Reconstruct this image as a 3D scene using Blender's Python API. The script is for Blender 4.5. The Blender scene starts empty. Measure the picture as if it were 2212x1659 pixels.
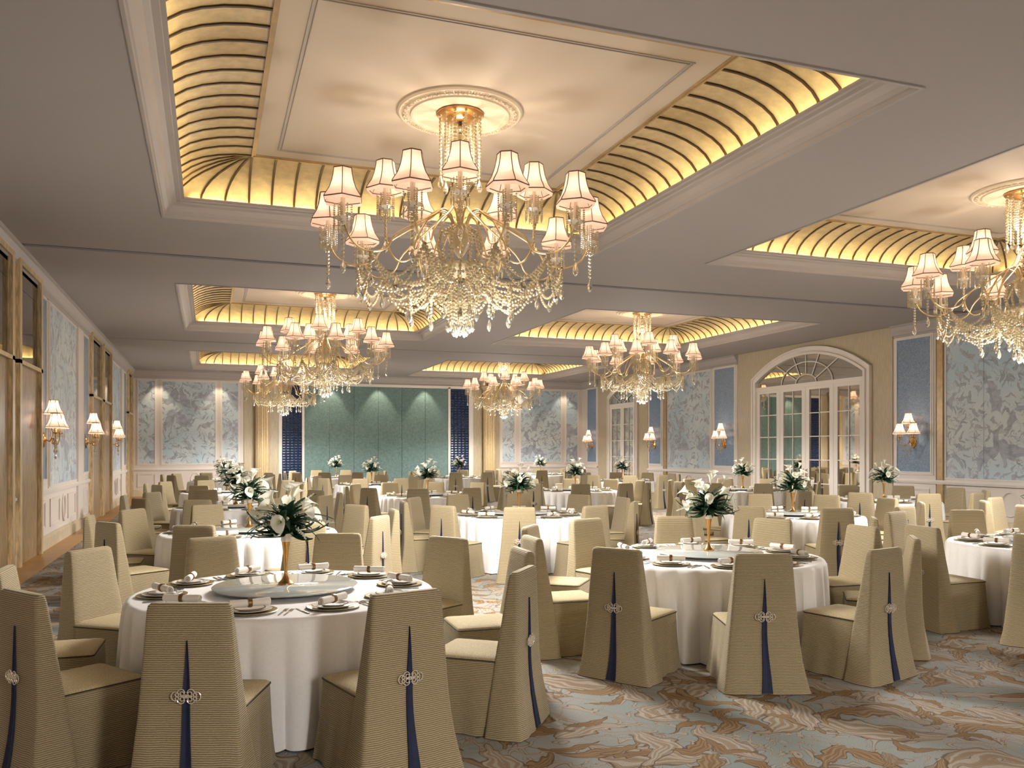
import bpy, math, random
from math import pi, sin, cos, radians, hypot, atan2
from mathutils import Vector, Matrix

random.seed(7)
S = bpy.context.scene
COL = S.collection

# ------------------------------------------------------------------ camera
W_PX, H_PX = 2212, 1659
FOC, CX, CY, YAW, EYE = 1830.5, 1106.0, 971.9, 0.3442, 1.75
cam = bpy.data.cameras.new('camera')
cam.sensor_fit = 'HORIZONTAL'
cam.sensor_width = 36.0
cam.lens = 36.0 * FOC / W_PX
cam.shift_y = (CY - H_PX / 2) / W_PX
cam.clip_start = 0.05
cam.clip_end = 200
camo = bpy.data.objects.new('camera', cam)
camo.location = (0, 0, EYE)
camo.rotation_euler = (pi / 2, 0, -YAW)
COL.objects.link(camo)
S.camera = camo

# ------------------------------------------------------------------ world, view
w = bpy.data.worlds.new('world')
S.world = w
w.use_nodes = True
w.node_tree.nodes['Background'].inputs[0].default_value = (0.02, 0.02, 0.02, 1)
S.view_settings.view_transform = 'Standard'
S.view_settings.look = 'None'
S.view_settings.gamma = 1.0
S.view_settings.use_curve_mapping = False
S.view_settings.exposure = 2.3
try:
    S.cycles.use_denoising = True
    S.cycles.max_bounces = 5
    S.cycles.diffuse_bounces = 3
    S.cycles.glossy_bounces = 3
    S.cycles.transmission_bounces = 4
    S.cycles.use_adaptive_sampling = True
    S.cycles.adaptive_threshold = 0.07
    S.cycles.transparent_max_bounces = 6
    S.cycles.caustics_reflective = False
    S.cycles.caustics_refractive = False
    S.cycles.sample_clamp_indirect = 4.0
    S.cycles.use_light_tree = True
except Exception:
    pass

# light strengths, watts
P_BULB, P_COVE, P_SPOT, P_SCONCE = 0.28, 4.0, 15.0, 0.34
P_ROOM, P_DOWN, P_UP = 30.0, 160.0, 11.0
WARM = (1.0, 0.86, 0.70)
WARMY = (1.0, 0.79, 0.38)
SHADE_GLOW = 0.045
WHITE = (1.0, 0.955, 0.90)

# ------------------------------------------------------------------ room dimensions
H = 4.75
XL, XR = -2.71, 15.72
YB, YF = 34.6, -7.6
CO_X = (-0.5635, 7.529)
CO_W = 6.1414
CO_Y0, CO_D, PER = 5.4404, 6.3561, 10.9386
ROWS = (-1, 0, 1, 2)
SEAMS = (3.13, 14.07, 25.0)

# ------------------------------------------------------------------ node helpers
def lin(c):
    return tuple(((v / 255.0) / 12.92 if v / 255.0 < 0.04045 else ((v / 255.0 + 0.055) / 1.055) ** 2.4) for v in c) + (1.0,)

class N:
    def __init__(s, name):
        s.m = bpy.data.materials.new(name)
        s.m.use_nodes = True
        s.t = s.m.node_tree
        s.b = s.t.nodes['Principled BSDF']
        s.out = s.t.nodes['Material Output']
    def new(s, typ, **kw):
        n = s.t.nodes.new(typ)
        for k, v in kw.items():
            setattr(n, k, v)
        return n
    def put(s, sock, v):
        if isinstance(v, bpy.types.NodeSocket):
            s.t.links.new(v, sock)
        else:
            sock.default_value = v
    def math(s, op, a, b=0.0, c=None, clamp=False):
        n = s.new('ShaderNodeMath', operation=op, use_clamp=clamp)
        s.put(n.inputs[0], a)
        s.put(n.inputs[1], b)
        if c is not None:
            s.put(n.inputs[2], c)
        return n.outputs[0]
    def mix(s, f, a, b, blend='MIX'):
        n = s.new('ShaderNodeMix', data_type='RGBA', blend_type=blend)
        s.put(n.inputs[0], f)
        s.put(n.inputs[6], a)
        s.put(n.inputs[7], b)
        return n.outputs[2]
    def step(s, v, lo, hi):
        n = s.new('ShaderNodeMapRange', clamp=True)
        s.put(n.inputs[0], v)
        n.inputs[1].default_value = lo
        n.inputs[2].default_value = hi
        return n.outputs[0]
    def coords(s, axes='xyz'):
        tc = s.new('ShaderNodeTexCoord')
        if axes == 'xyz':
            return tc.outputs['Object']
        sp = s.new('ShaderNodeSeparateXYZ')
        s.put(sp.inputs[0], tc.outputs['Object'])
        cb = s.new('ShaderNodeCombineXYZ')
        i = {'x': 0, 'y': 1, 'z': 2}
        s.put(cb.inputs[0], sp.outputs[i[axes[0]]])
        s.put(cb.inputs[1], sp.outputs[i[axes[1]]])
        return cb.outputs[0]
    def noise(s, vec, scale, detail=3, rough=0.5, dist=0.0):
        n = s.new('ShaderNodeTexNoise')
        s.put(n.inputs['Vector'], vec)
        n.inputs['Scale'].default_value = scale
        n.inputs['Detail'].default_value = detail
        n.inputs['Roughness'].default_value = rough
        n.inputs['Distortion'].default_value = dist
        return n
    def vmath(s, op, a, b):
        n = s.new('ShaderNodeVectorMath', operation=op)
        s.put(n.inputs[0], a)
        s.put(n.inputs[1], b)
        return n.outputs[0]
    def scalev(s, a, k):
        n = s.new('ShaderNodeVectorMath', operation='SCALE')
        s.put(n.inputs[0], a)
        n.inputs['Scale'].default_value = k
        return n.outputs[0]
    def bump(s, h, strength=0.3, dist=0.01):
        n = s.new('ShaderNodeBump')
        s.put(n.inputs['Height'], h)
        n.inputs['Strength'].default_value = strength
        n.inputs['Distance'].default_value = dist
        s.put(s.b.inputs['Normal'], n.outputs[0])
    def leaf(s, vec, scale, off, L=0.46, Wd=0.16, bend=0.5, serr=0.0, sf=30.0, rnd=0.85):
        """leaf-shaped print: one leaf in every random cell; returns (inside measure, along, across)"""
        p = s.vmath('ADD', s.scalev(vec, scale), off)
        v = s.new('ShaderNodeTexVoronoi', voronoi_dimensions='2D', feature='F1')
        s.put(v.inputs['Vector'], p)
        v.inputs['Scale'].default_value = 1.0
        v.inputs['Randomness'].default_value = rnd
        loc = s.vmath('SUBTRACT', p, v.outputs['Position'])
        sc = s.new('ShaderNodeSeparateColor')
        s.put(sc.inputs[0], v.outputs['Color'])
        rot = s.new('ShaderNodeVectorRotate', rotation_type='Z_AXIS')
        s.put(rot.inputs['Vector'], loc)
        s.put(rot.inputs['Angle'], s.math('MULTIPLY', sc.outputs[0], 2 * pi))
        sp = s.new('ShaderNodeSeparateXYZ')
        s.put(sp.inputs[0], rot.outputs[0])
        x, y = sp.outputs[0], sp.outputs[1]
        x2 = s.math('MULTIPLY', x, x)
        a = s.math('ABSOLUTE', s.math('SUBTRACT', y, s.math('MULTIPLY', x2, bend)))
        prof = s.math('MULTIPLY_ADD', x2, -Wd / (L * L), Wd)
        # wider towards the base
        prof = s.math('MULTIPLY', prof, s.math('MULTIPLY_ADD', x, 0.9, 1.0))
        if serr:
            sw = s.math('SINE', s.math('MULTIPLY', s.math('ADD', x, a), sf))
            prof = s.math('MULTIPLY_ADD', sw, serr, prof)
        return s.math('SUBTRACT', prof, a), x, a, sc.outputs[1]

def simple(name, col, rough=0.5, metal=0.0, spec=0.5, noise=0.0, nscale=8.0, bump=0.0, bscale=40.0, stretch=None):
    n = N(name)
    c = lin(col)
    n.b.inputs['Roughness'].default_value = rough
    n.b.inputs['Metallic'].default_value = metal
    n.b.inputs['Specular IOR Level'].default_value = spec
    vec = n.coords()
    if stretch:
        mp = n.new('ShaderNodeMapping')
        n.put(mp.inputs[0], vec)
        mp.inputs['Scale'].default_value = stretch
        vec = mp.outputs[0]
    if noise:
        t = n.noise(vec, nscale, 4, 0.6)
        d = tuple(max(0, v * (1 - noise)) for v in c[:3]) + (1,)
        e = tuple(min(1, v * (1 + noise)) for v in c[:3]) + (1,)
        n.put(n.b.inputs['Base Color'], n.mix(n.step(t.outputs[0], 0.3, 0.7), d, e))
    else:
        t = n.noise(vec, nscale, 2)
        d = tuple(v * 0.97 for v in c[:3]) + (1,)
        n.put(n.b.inputs['Base Color'], n.mix(t.outputs[0], d, c))
    if bump:
        t2 = n.noise(vec, bscale, 3)
        n.bump(t2.outputs[0], bump, 0.005)
    return n.m

MAT = {}
MAT['ceiling'] = simple('ceiling_paint', (174, 167, 165), 0.75)
MAT['moulding'] = simple('moulding_paint', (180, 172, 168), 0.55)
MAT['slot'] = simple('slot_grey', (44, 40, 36), 0.7)
MAT['coffer_top'] = simple('coffer_paint', (208, 195, 178), 0.75)
MAT['gilt'] = simple('gilt_cove', (206, 186, 146), 0.55, 0.15, noise=0.16, nscale=9.0, bump=0.15, bscale=50)
MAT['rib'] = simple('bronze_rib', (74, 54, 34), 0.4, 0.3)
MAT['panel'] = simple('wall_paint', (224, 214, 206), 0.5)
MAT['white'] = simple('white_lacquer', (232, 224, 216), 0.35)
MAT['tan'] = simple('tan_veneer', (190, 176, 148), 0.4, noise=0.16, nscale=6, stretch=(6, 6, 0.6))
MAT['wood'] = simple('burl_veneer', (164, 138, 102), 0.35, noise=0.5, nscale=18, stretch=(2, 2, 0.25))
MAT['wood_lt'] = simple('pale_burl', (206, 182, 140), 0.35, noise=0.4, nscale=18, stretch=(2, 2, 0.25))
MAT['gold_strip'] = simple('gold_strip', (180, 152, 108), 0.35, 0.2, noise=0.15)
MAT['column'] = simple('gold_column', (202, 178, 136), 0.4, 0.15, noise=0.2, nscale=20, stretch=(3, 3, 0.6))
MAT['marble'] = simple('beige_marble', (216, 204, 178), 0.3, noise=0.14, nscale=5, stretch=(1, 4, 1))
MAT['border'] = simple('honey_floor', (176, 130, 62), 0.4, noise=0.1, nscale=3)
MAT['green'] = simple('green_fabric', (110, 136, 134), 0.8, noise=0.22, nscale=14, bump=0.2, bscale=120)
MAT['navy'] = simple('navy_leather', (34, 52, 88), 0.28)
MAT['navy_cloth'] = simple('navy_pleat', (24, 34, 66), 0.7, noise=0.25, nscale=30)
MAT['piping'] = simple('dark_piping', (58, 44, 28), 0.7)
MAT['gold'] = simple('gold_metal', (216, 168, 98), 0.22, 0.9)
MAT['arm_gold'] = simple('champagne_gold', (214, 186, 138), 0.3, 0.7)
MAT['brass'] = simple('antique_brass', (196, 150, 92), 0.3, 0.85)
MAT['silver'] = simple('silver_metal', (240, 230, 214), 0.25, 0.35)
MAT['steel'] = simple('steel_cutlery', (150, 142, 132), 0.25, 0.9)
MAT['charger'] = simple('olive_gold_charger', (168, 154, 112), 0.3, 0.35)
MAT['porcelain'] = simple('porcelain', (236, 230, 220), 0.15)
MAT['rim'] = simple('dark_plate_rim', (92, 84, 74), 0.2)
MAT['napkin'] = simple('linen', (244, 238, 228), 0.85)
MAT['ring'] = simple('napkin_ring', (128, 98, 62), 0.35, 0.5)
MAT['leafgreen'] = simple('leaf_green', (44, 78, 54), 0.45, noise=0.35, nscale=14)
def mk_lily():
    n = N('lily_white')
    t = n.noise(n.coords(), 20.0, 2)
    col = n.mix(t.outputs[0], lin((250, 248, 232)), lin((255, 254, 244)))
    d, tr, ms = n.new('ShaderNodeBsdfDiffuse'), n.new('ShaderNodeBsdfTranslucent'), n.new('ShaderNodeMixShader')
    n.put(d.inputs[0], col)
    n.put(tr.inputs[0], col)
    ms.inputs[0].default_value = 0.4
    n.put(ms.inputs[1], d.outputs[0])
    n.put(ms.inputs[2], tr.outputs[0])
    n.t.links.new(ms.outputs[0], n.out.inputs[0])
    return n.m
MAT['lily'] = mk_lily()
MAT['spadix'] = simple('lily_yellow', (232, 214, 92), 0.6)
MAT['sprig'] = simple('sprig_white', (226, 230, 210), 0.7)
MAT['stem'] = simple('stem_green', (96, 124, 72), 0.6)
MAT['ceil_rose'] = simple('plaster_rose', (226, 212, 190), 0.6)

def mk_mirror(name, col, rough=0.02):
    n = N(name)
    n.b.inputs['Metallic'].default_value = 1.0
    n.b.inputs['Roughness'].default_value = rough
    t = n.noise(n.coords(), 3.0, 2)
    c = lin(col)
    d = tuple(v * 0.97 for v in c[:3]) + (1,)
    n.put(n.b.inputs['Base Color'], n.mix(t.outputs[0], d, c))
    return n.m
MAT['mirror'] = mk_mirror('mirror_pane', (226, 220, 208))
MAT['bronze_mirror'] = mk_mirror('bronze_mirror', (150, 138, 128), 0.04)

def mk_glass(name, col, rough, trans, alpha=1.0):
    n = N(name)
    n.b.inputs['Roughness'].default_value = rough
    n.b.inputs['Transmission Weight'].default_value = trans
    n.b.inputs['IOR'].default_value = 1.5
    n.b.inputs['Specular IOR Level'].default_value = 0.9
    t = n.noise(n.coords(), 30.0, 2)
    c = lin(col)
    d = tuple(v * 0.96 for v in c[:3]) + (1,)
    n.put(n.b.inputs['Base Color'], n.mix(t.outputs[0], d, c))
    return n.m
MAT['crystal'] = mk_glass('crystal_bead', (236, 220, 184), 0.07, 0.3)
MAT['pendant'] = mk_glass('crystal_pendant', (250, 246, 232), 0.03, 0.85)
MAT['susan'] = mk_glass('susan_glass', (226, 236, 234), 0.03, 0.35)

def mk_shade():
    n = N('silk_shade')
    t = n.noise(n.coords(), 30.0, 2)
    col = n.mix(t.outputs[0], lin((242, 214, 200)), lin((248, 224, 210)))
    d = n.new('ShaderNodeBsdfDiffuse')
    n.put(d.inputs[0], col)
    tr = n.new('ShaderNodeBsdfTranslucent')
    n.put(tr.inputs[0], col)
    ms = n.new('ShaderNodeMixShader')
    ms.inputs[0].default_value = 0.55
    n.put(ms.inputs[1], d.outputs[0])
    n.put(ms.inputs[2], tr.outputs[0])
    em = n.new('ShaderNodeEmission')
    em.inputs[0].default_value = lin((255, 218, 186))
    em.inputs[1].default_value = SHADE_GLOW
    ad = n.new('ShaderNodeAddShader')
    n.put(ad.inputs[0], ms.outputs[0])
    n.put(ad.inputs[1], em.outputs[0])
    n.t.links.new(ad.outputs[0], n.out.inputs[0])
    return n.m
MAT['shade'] = mk_shade()
MAT['shade_trim'] = simple('shade_braid', (118, 94, 78), 0.8)

def mk_cloth():
    n = N('white_damask')
    t = n.noise(n.coords(), 60.0, 2)
    n.put(n.b.inputs['Base Color'], n.mix(t.outputs[0], lin((238, 236, 236)), lin((250, 248, 247))))
    n.b.inputs['Roughness'].default_value = 0.75
    n.b.inputs['Sheen Weight'].default_value = 0.2
    return n.m
MAT['cloth'] = mk_cloth()

def mk_fabric():
    n = N('ribbed_khaki')
    v = n.coords()
    sp = n.new('ShaderNodeSeparateXYZ')
    n.put(sp.inputs[0], v)
    sp2 = n.noise(v, 60.0, 2)
    z = n.math('MULTIPLY_ADD', sp2.outputs[0], 0.004, sp.outputs[2])
    wv = n.math('SINE', n.math('MULTIPLY', z, 2 * pi / 0.0105))
    f = n.step(wv, -0.9, 0.7)
    ns = n.noise(v, 220.0, 2)
    a = n.mix(n.step(ns.outputs[0], 0.3, 0.7), lin((114, 98, 72)), lin((132, 114, 84)))
    b = n.mix(n.step(ns.outputs[0], 0.3, 0.7), lin((172, 158, 124)), lin((194, 180, 146)))
    n.put(n.b.inputs['Base Color'], n.mix(f, a, b))
    n.b.inputs['Roughness'].default_value = 0.85
    n.b.inputs['Sheen Weight'].default_value = 0.15
    n.bump(wv, 0.35, 0.003)
    return n.m
MAT['fabric'] = mk_fabric()

def mk_seat():
    n = N('woven_khaki')
    v = n.coords()
    ns = n.noise(v, 170.0, 3)
    n.put(n.b.inputs['Base Color'], n.mix(n.step(ns.outputs[0], 0.3, 0.7), lin((158, 142, 106)), lin((206, 192, 156))))
    n.b.inputs['Roughness'].default_value = 0.85
    n.bump(ns.outputs[0], 0.3, 0.003)
    return n.m
MAT['seatcloth'] = mk_seat()

def mk_glitter():
    n = N('blue_glitter')
    v = n.coords()
    ns = n.noise(v, 45.0, 4, 0.8)
    c = n.mix(n.step(ns.outputs[0], 0.35, 0.62), lin((84, 106, 138)), lin((142, 164, 188)))
    vo = n.new('ShaderNodeTexVoronoi')
    n.put(vo.inputs['Vector'], v)
    vo.inputs['Scale'].default_value = 26.0
    sp = n.step(vo.outputs['Distance'], 0.18, 0.10)
    n.put(n.b.inputs['Base Color'], n.mix(sp, c, lin((206, 218, 228))))
    n.b.inputs['Roughness'].default_value = 0.35
    return n.m
MAT['glitter'] = mk_glitter()

def mk_floral(name, axes):
    n = N(name)
    v = n.coords(axes)
    wn = n.noise(v, 1.4, 3)
    warp = n.vmath('ADD', v, n.scalev(n.vmath('SUBTRACT', wn.outputs['Color'], (0.5, 0.5, 0.5)), 0.55))
    col = n.mix(n.step(n.noise(v, 0.7, 2).outputs[0], 0.35, 0.65), lin((182, 204, 218)), lin((214, 222, 224)))
    for ssc, sw, c in ((1.9, 1.8, (158, 160, 166)), (2.8, 1.2, (166, 168, 172))):
        st = n.noise(v, ssc, 2, 0.5, sw)
        line = n.step(n.math('ABSOLUTE', n.math('SUBTRACT', st.outputs[0], 0.5)), 0.013, 0.006)
        line = n.math('MULTIPLY', line, n.step(n.noise(v, 1.6, 1).outputs[0], 0.45, 0.52))
        col = n.mix(n.math('MULTIPLY', line, 0.85), col, lin(c))
    for sc, off, L, Wd, bend, th, c in ((1.05, (3.1, 7.7, 0), 0.52, 0.17, 0.5, 0.4, (152, 158, 174)),
                                    (1.7, (13.3, 2.9, 0), 0.5, 0.13, -0.8, 0.35, (150, 158, 172)),
                                    (3.4, (5.9, 21.4, 0), 0.5, 0.10, 1.1, 0.4, (140, 148, 162)),
                                    (2.9, (31.7, 11.2, 0), 0.48, 0.12, 0.4, 0.5, (146, 152, 166)),
                                    (4.6, (11.7, 41.2, 0), 0.5, 0.12, 0.9, 0.5, (154, 160, 172))):
        m, x, a, rr = n.leaf(warp, sc, off, L, Wd, bend, 0.02, 22)
        k = n.math('MULTIPLY', n.step(m, 0.0, 0.025), n.step(rr, th, th + 0.04))
        sh = n.noise(v, 6.0, 2)
        lc = n.mix(n.step(sh.outputs[0], 0.35, 0.65), lin(tuple(q - 8 for q in c)), lin(tuple(min(255, q + 24) for q in c)))
        vein = n.step(n.math('SINE', n.math('MULTIPLY', a, 70.0)), 0.3, 0.95)
        lc = n.mix(n.math('MULTIPLY', vein, 0.4), lc, lin((192, 196, 200)))
        col = n.mix(n.math('MULTIPLY', k, 0.9), col, lc)
    n.put(n.b.inputs['Base Color'], col)
    n.b.inputs['Roughness'].default_value = 0.45
    return n.m
MAT['floral_yz'] = mk_floral('floral_silk_side', 'yz')
MAT['floral_xz'] = mk_floral('floral_silk_end', 'xz')

def mk_carpet():
    n = N('scroll_carpet')
    v = n.coords('xy')
    wn = n.noise(v, 1.5, 2)
    w2 = n.noise(v, 5.0, 2)
    warp = n.vmath('ADD', v, n.scalev(n.vmath('SUBTRACT', wn.outputs['Color'], (0.5, 0.5, 0.5)), 0.5))
    warp = n.vmath('ADD', warp, n.scalev(n.vmath('SUBTRACT', w2.outputs['Color'], (0.5, 0.5, 0.5)), 0.09))
    pile = n.noise(v, 150.0, 3, 0.7)
    big = n.noise(v, 0.8, 2)
    col = n.mix(n.step(big.outputs[0], 0.4, 0.6), lin((148, 162, 162)), lin((172, 172, 168)))
    # scrolling stems drawn as double lines
    for sc, ws, wd in ((1.3, 3.4, 0.020), (2.1, 2.6, 0.016)):
        st = n.noise(v, sc, 1, 0.5, ws)
        dd = n.math('ABSOLUTE', n.math('SUBTRACT', st.outputs[0], 0.5))
        band = n.step(dd, wd * 1.5, wd * 1.2)
        edge = n.math('MULTIPLY', band, n.step(dd, wd * 0.7, wd * 1.0))
        col = n.mix(n.math('MULTIPLY', band, 0.7), col, lin((186, 174, 156)))
        col = n.mix(n.math('MULTIPLY', edge, 0.8), col, lin((116, 84, 52)))
    for sc, off, L, Wd, bend, fr, th, f1, f2, dk in (
            (1.25, (2.3, 9.1, 0), 0.54, 0.20, 0.8, 88.0, 0.15, (186, 174, 158), (146, 118, 84), (78, 52, 32)),
            (1.9, (17.3, 4.9, 0), 0.54, 0.15, -1.1, 96.0, 0.2, (166, 138, 98), (124, 88, 48), (72, 44, 24)),
            (1.6, (6.7, 27.4, 0), 0.54, 0.17, 0.6, 100.0, 0.25, (192, 182, 168), (158, 132, 102), (88, 62, 40)),
            (2.7, (41.7, 13.2, 0), 0.52, 0.13, 1.3, 84.0, 0.35, (158, 128, 84), (120, 82, 42), (72, 44, 24))):
        m, x, a, rr = n.leaf(warp, sc, off, L, Wd, bend, 0.022, 26)
        k = n.math('MULTIPLY', n.step(m, 0.0, 0.01), n.step(rr, th, th + 0.03))
        edge = n.step(m, 0.026, 0.012)
        # strokes that follow the leaf and run together at its tip
        q = n.math('DIVIDE', a, n.math('MAXIMUM', n.math('ADD', m, a), 0.02))
        strokes = n.math('SINE', n.math('MULTIPLY_ADD', q, 15.0, n.math('MULTIPLY', x, 9.0)))
        lc = n.mix(n.math('MULTIPLY', n.step(strokes, -0.1, 0.7), 0.8), lin(f1), lin(f2))
        fine = n.step(n.math('ABSOLUTE', strokes), 0.22, 0.05)
        lc = n.mix(n.math('MULTIPLY', fine, 0.7), lc, lin(dk))
        lc = n.mix(n.math('MULTIPLY', edge, 0.9), lc, lin(dk))
        col = n.mix(k, col, lc)
    col = n.mix(n.math('MULTIPLY', n.step(pile.outputs[0], 0.3, 0.65), 0.5), col, lin((78, 70, 60)))
    n.put(n.b.inputs['Base Color'], col)
    n.b.inputs['Roughness'].default_value = 0.95
    n.bump(pile.outputs[0], 0.4, 0.008)
    return n.m
MAT['carpet'] = mk_carpet()

# ------------------------------------------------------------------ mesh builder
class MB:
    def __init__(s):
        s.v, s.f = [], []
    def add(s, vs, fs, M=None):
        o = len(s.v)
        s.v += [tuple(M @ Vector(p)) if M else tuple(p) for p in vs]
        s.f += [tuple(i + o for i in q) for q in fs]
        return s
    def box(s, x0, x1, y0, y1, z0, z1, M=None):
        return s.add([(x0, y0, z0), (x1, y0, z0), (x1, y1, z0), (x0, y1, z0), (x0, y0, z1), (x1, y0, z1), (x1, y1, z1), (x0, y1, z1)],
                     [(0, 3, 2, 1), (4, 5, 6, 7), (0, 1, 5, 4), (1, 2, 6, 5), (2, 3, 7, 6), (3, 0, 4, 7)], M)
    def loft(s, rings, close=True, cap0=False, cap1=False, M=None):
        n = len(rings[0])
        vs = [p for r in rings for p in r]
        fs = []
        for i in range(len(rings) - 1):
            for j in range(n if close else n - 1):
                k = (j + 1) % n
                fs.append((i * n + j, i * n + k, (i + 1) * n + k, (i + 1) * n + j))
        if cap0:
            fs.append(tuple(reversed(range(n))))
        if cap1:
            fs.append(tuple(range((len(rings) - 1) * n, len(rings) * n)))
        return s.add(vs, fs, M)
    def lathe(s, prof, n=24, M=None, cap0=False, cap1=False, sx=1.0, sy=1.0):
        return s.loft([[(r * cos(2 * pi * j / n) * sx, r * sin(2 * pi * j / n) * sy, z) for j in range(n)] for r, z in prof], True, cap0, cap1, M)
    def tube(s, path, r, n=6, caps=True, closed=False, M=None):
        P = [Vector(p) for p in path]
        L = len(P)
        rings = []
        prev = None
        for i in range(L):
            if closed:
                d = P[(i + 1) % L] - P[i - 1]
            else:
                d = P[min(i + 1, L - 1)] - P[max(i - 1, 0)]
            d.normalize()
            if prev is None:
                up = Vector((0, 0, 1)) if abs(d.z) < 0.9 else Vector((1, 0, 0))
                a = d.cross(up).normalized()
            else:
                a = (prev - d * prev.dot(d)).normalized()
            prev = a
            b = d.cross(a)
            rr = r[i] if isinstance(r, (list, tuple)) else r
            rings.append([tuple(P[i] + (a * cos(2 * pi * j / n) + b * sin(2 * pi * j / n)) * rr) for j in range(n)])
        if closed:
            rings.append(rings[0])
        return s.loft(rings, True, caps and not closed, caps and not closed, M)
    def frame(s, ax, u0, u1, v0, v1, wdt, d0, d1):
        """rectangular moulding on a wall; ax 'x': u=y, v=z and depth along x; ax 'y': u=x, v=z"""
        for a0, a1, b0, b1 in ((u0, u1, v0, v0 + wdt), (u0, u1, v1 - wdt, v1), (u0, u0 + wdt, v0 + wdt, v1 - wdt), (u1 - wdt, u1, v0 + wdt, v1 - wdt)):
            s.slab(ax, a0, a1, b0, b1, d0, d1)
        return s
    def slab(s, ax, u0, u1, v0, v1, d0, d1):
        a, b = min(d0, d1), max(d0, d1)
        if ax == 'x':
            return s.box(a, b, u0, u1, v0, v1)
        return s.box(u0, u1, a, b, v0, v1)
    def mesh(s, name, mat, smooth=False):
        m = bpy.data.meshes.new(name)
        m.from_pydata(s.v, [], s.f)
        if smooth:
            m.polygons.foreach_set('use_smooth', [True] * len(m.polygons))
            try:
                m.set_sharp_from_angle(angle=radians(smooth if smooth > 1 else 40))
            except Exception:
                pass
        m.materials.append(MAT[mat])
        m.update()
        return m
    def build(s, name, mat, parent=None, smooth=False):
        return put(name, s.mesh(name, mat, smooth), parent)

def put(name, mesh, parent=None, M=None):
    o = bpy.data.objects.new(name, mesh)
    COL.objects.link(o)
    if parent:
        o.parent = parent
    if M is not None:
        o.matrix_local = M
    return o

def empty(name, loc=(0, 0, 0), rz=0.0):
    o = bpy.data.objects.new(name, None)
    o.empty_display_size = 0.1
    o.location = loc
    o.rotation_euler = (0, 0, rz)
    COL.objects.link(o)
    return o

def tag(o, label=None, cat=None, group=None, kind=None):
    if label:
        o['label'] = label
    if cat:
        o['category'] = cat
    if group:
        o['group'] = group
    if kind:
        o['kind'] = kind
    return o

def copy_tree(o, parent=None, kids=None):
    c = o.copy()
    COL.objects.link(c)
    if parent is not None:
        c.parent = parent
    for ch in KIDS.get(o.name, []) if kids is None else kids:
        copy_tree(ch, c)
    return c
KIDS = {}
def index_kids(root):
    ks = [o for o in root.children]
    KIDS[root.name] = ks
    for k in ks:
        index_kids(k)

def rounded(w0, w1, y0, y1, r, nc=3, ne=5):
    """ring of a rounded rectangle, x in [-w0,w1]"""
    pts = []
    cs = [(w1 - r, y1 - r, 0), (-w0 + r, y1 - r, 90), (-w0 + r, y0 + r, 180), (w1 - r, y0 + r, 270)]
    for k, (cx, cy, a0) in enumerate(cs):
        for i in range(nc):
            a = radians(a0 + 90.0 * i / (nc - 1))
            pts.append((cx + r * cos(a), cy + r * sin(a)))
        nx = cs[(k + 1) % 4]
        a = radians(a0 + 90)
        p0 = (cx + r * cos(a), cy + r * sin(a))
        p1 = (nx[0] + r * cos(radians(nx[2])), nx[1] + r * sin(radians(nx[2])))
        for i in range(1, ne):
            t = i / ne
            pts.append((p0[0] * (1 - t) + p1[0] * t, p0[1] * (1 - t) + p1[1] * t))
    return pts

def point_light(name, loc, power, col, rad, parent=None):
    l = bpy.data.lights.new(name, 'POINT')
    l.energy = power
    l.color = col
    l.shadow_soft_size = rad
    o = bpy.data.objects.new(name, l)
    o.location = loc
    COL.objects.link(o)
    if parent:
        o.parent = parent
    return o

# ================================================================== THE SETTING
# ------------------------------------------------------------------ floor
fl = MB().box(XL - 0.3, XR + 0.3, YF - 0.3, YB + 0.3, -0.1, 0.0).build('floor', 'carpet')
tag(fl, 'patterned wall-to-wall carpet with rust and beige scrolling leaves on pale blue', 'carpet', kind='structure')
b = MB()
b.box(XL, XL + 0.42, YF, YB, 0.0, 0.006).box(XR - 0.42, XR, YF, YB, 0.0, 0.006).box(XL + 0.42, XR - 0.42, YB - 0.42, YB, 0.0, 0.006)
b.build('floor_border', 'border', fl)

# ------------------------------------------------------------------ ceiling with coffer openings and track slots
cb = MB()
ys = [YF - 0.3]
segs = []
for r in ROWS:
    y0 = CO_Y0 + r * PER
    segs.append((y0, y0 + CO_D))
xs = [XL - 0.3, CO_X[0], CO_X[0] + CO_W, CO_X[1], CO_X[1] + CO_W, XR + 0.3]
cuts = sorted([YF - 0.3, YB + 0.3] + [v for a in segs for v in a] + [s_ - 0.085 for s_ in SEAMS] + [s_ + 0.085 for s_ in SEAMS])
for i in range(len(cuts) - 1):
    y0, y1 = cuts[i], cuts[i + 1]
    ym = (y0 + y1) / 2
    if any(abs(ym - s_) < 0.06 for s_ in SEAMS):
        continue
    inrow = any(a < ym < c for a, c in segs)
    for j in range(5):
        if inrow and j in (1, 3):
            continue
        cb.box(xs[j], xs[j + 1], y0, y1, H, H + 0.05)
ce = cb.build('ceiling', 'ceiling')
tag(ce, 'flat pale grey ceiling between the gilded coffers', 'ceiling', kind='structure')
for s_ in SEAMS:
    MB().box(XL - 0.3, XR + 0.3, s_ - 0.085, s_ + 0.085, H + 0.03, H + 0.05).build('track_slot', 'slot', ce)

# ------------------------------------------------------------------ walls
RAIL0, RAIL1 = 0.97, 1.06
P0, P1 = 1.24, 4.38

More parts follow.
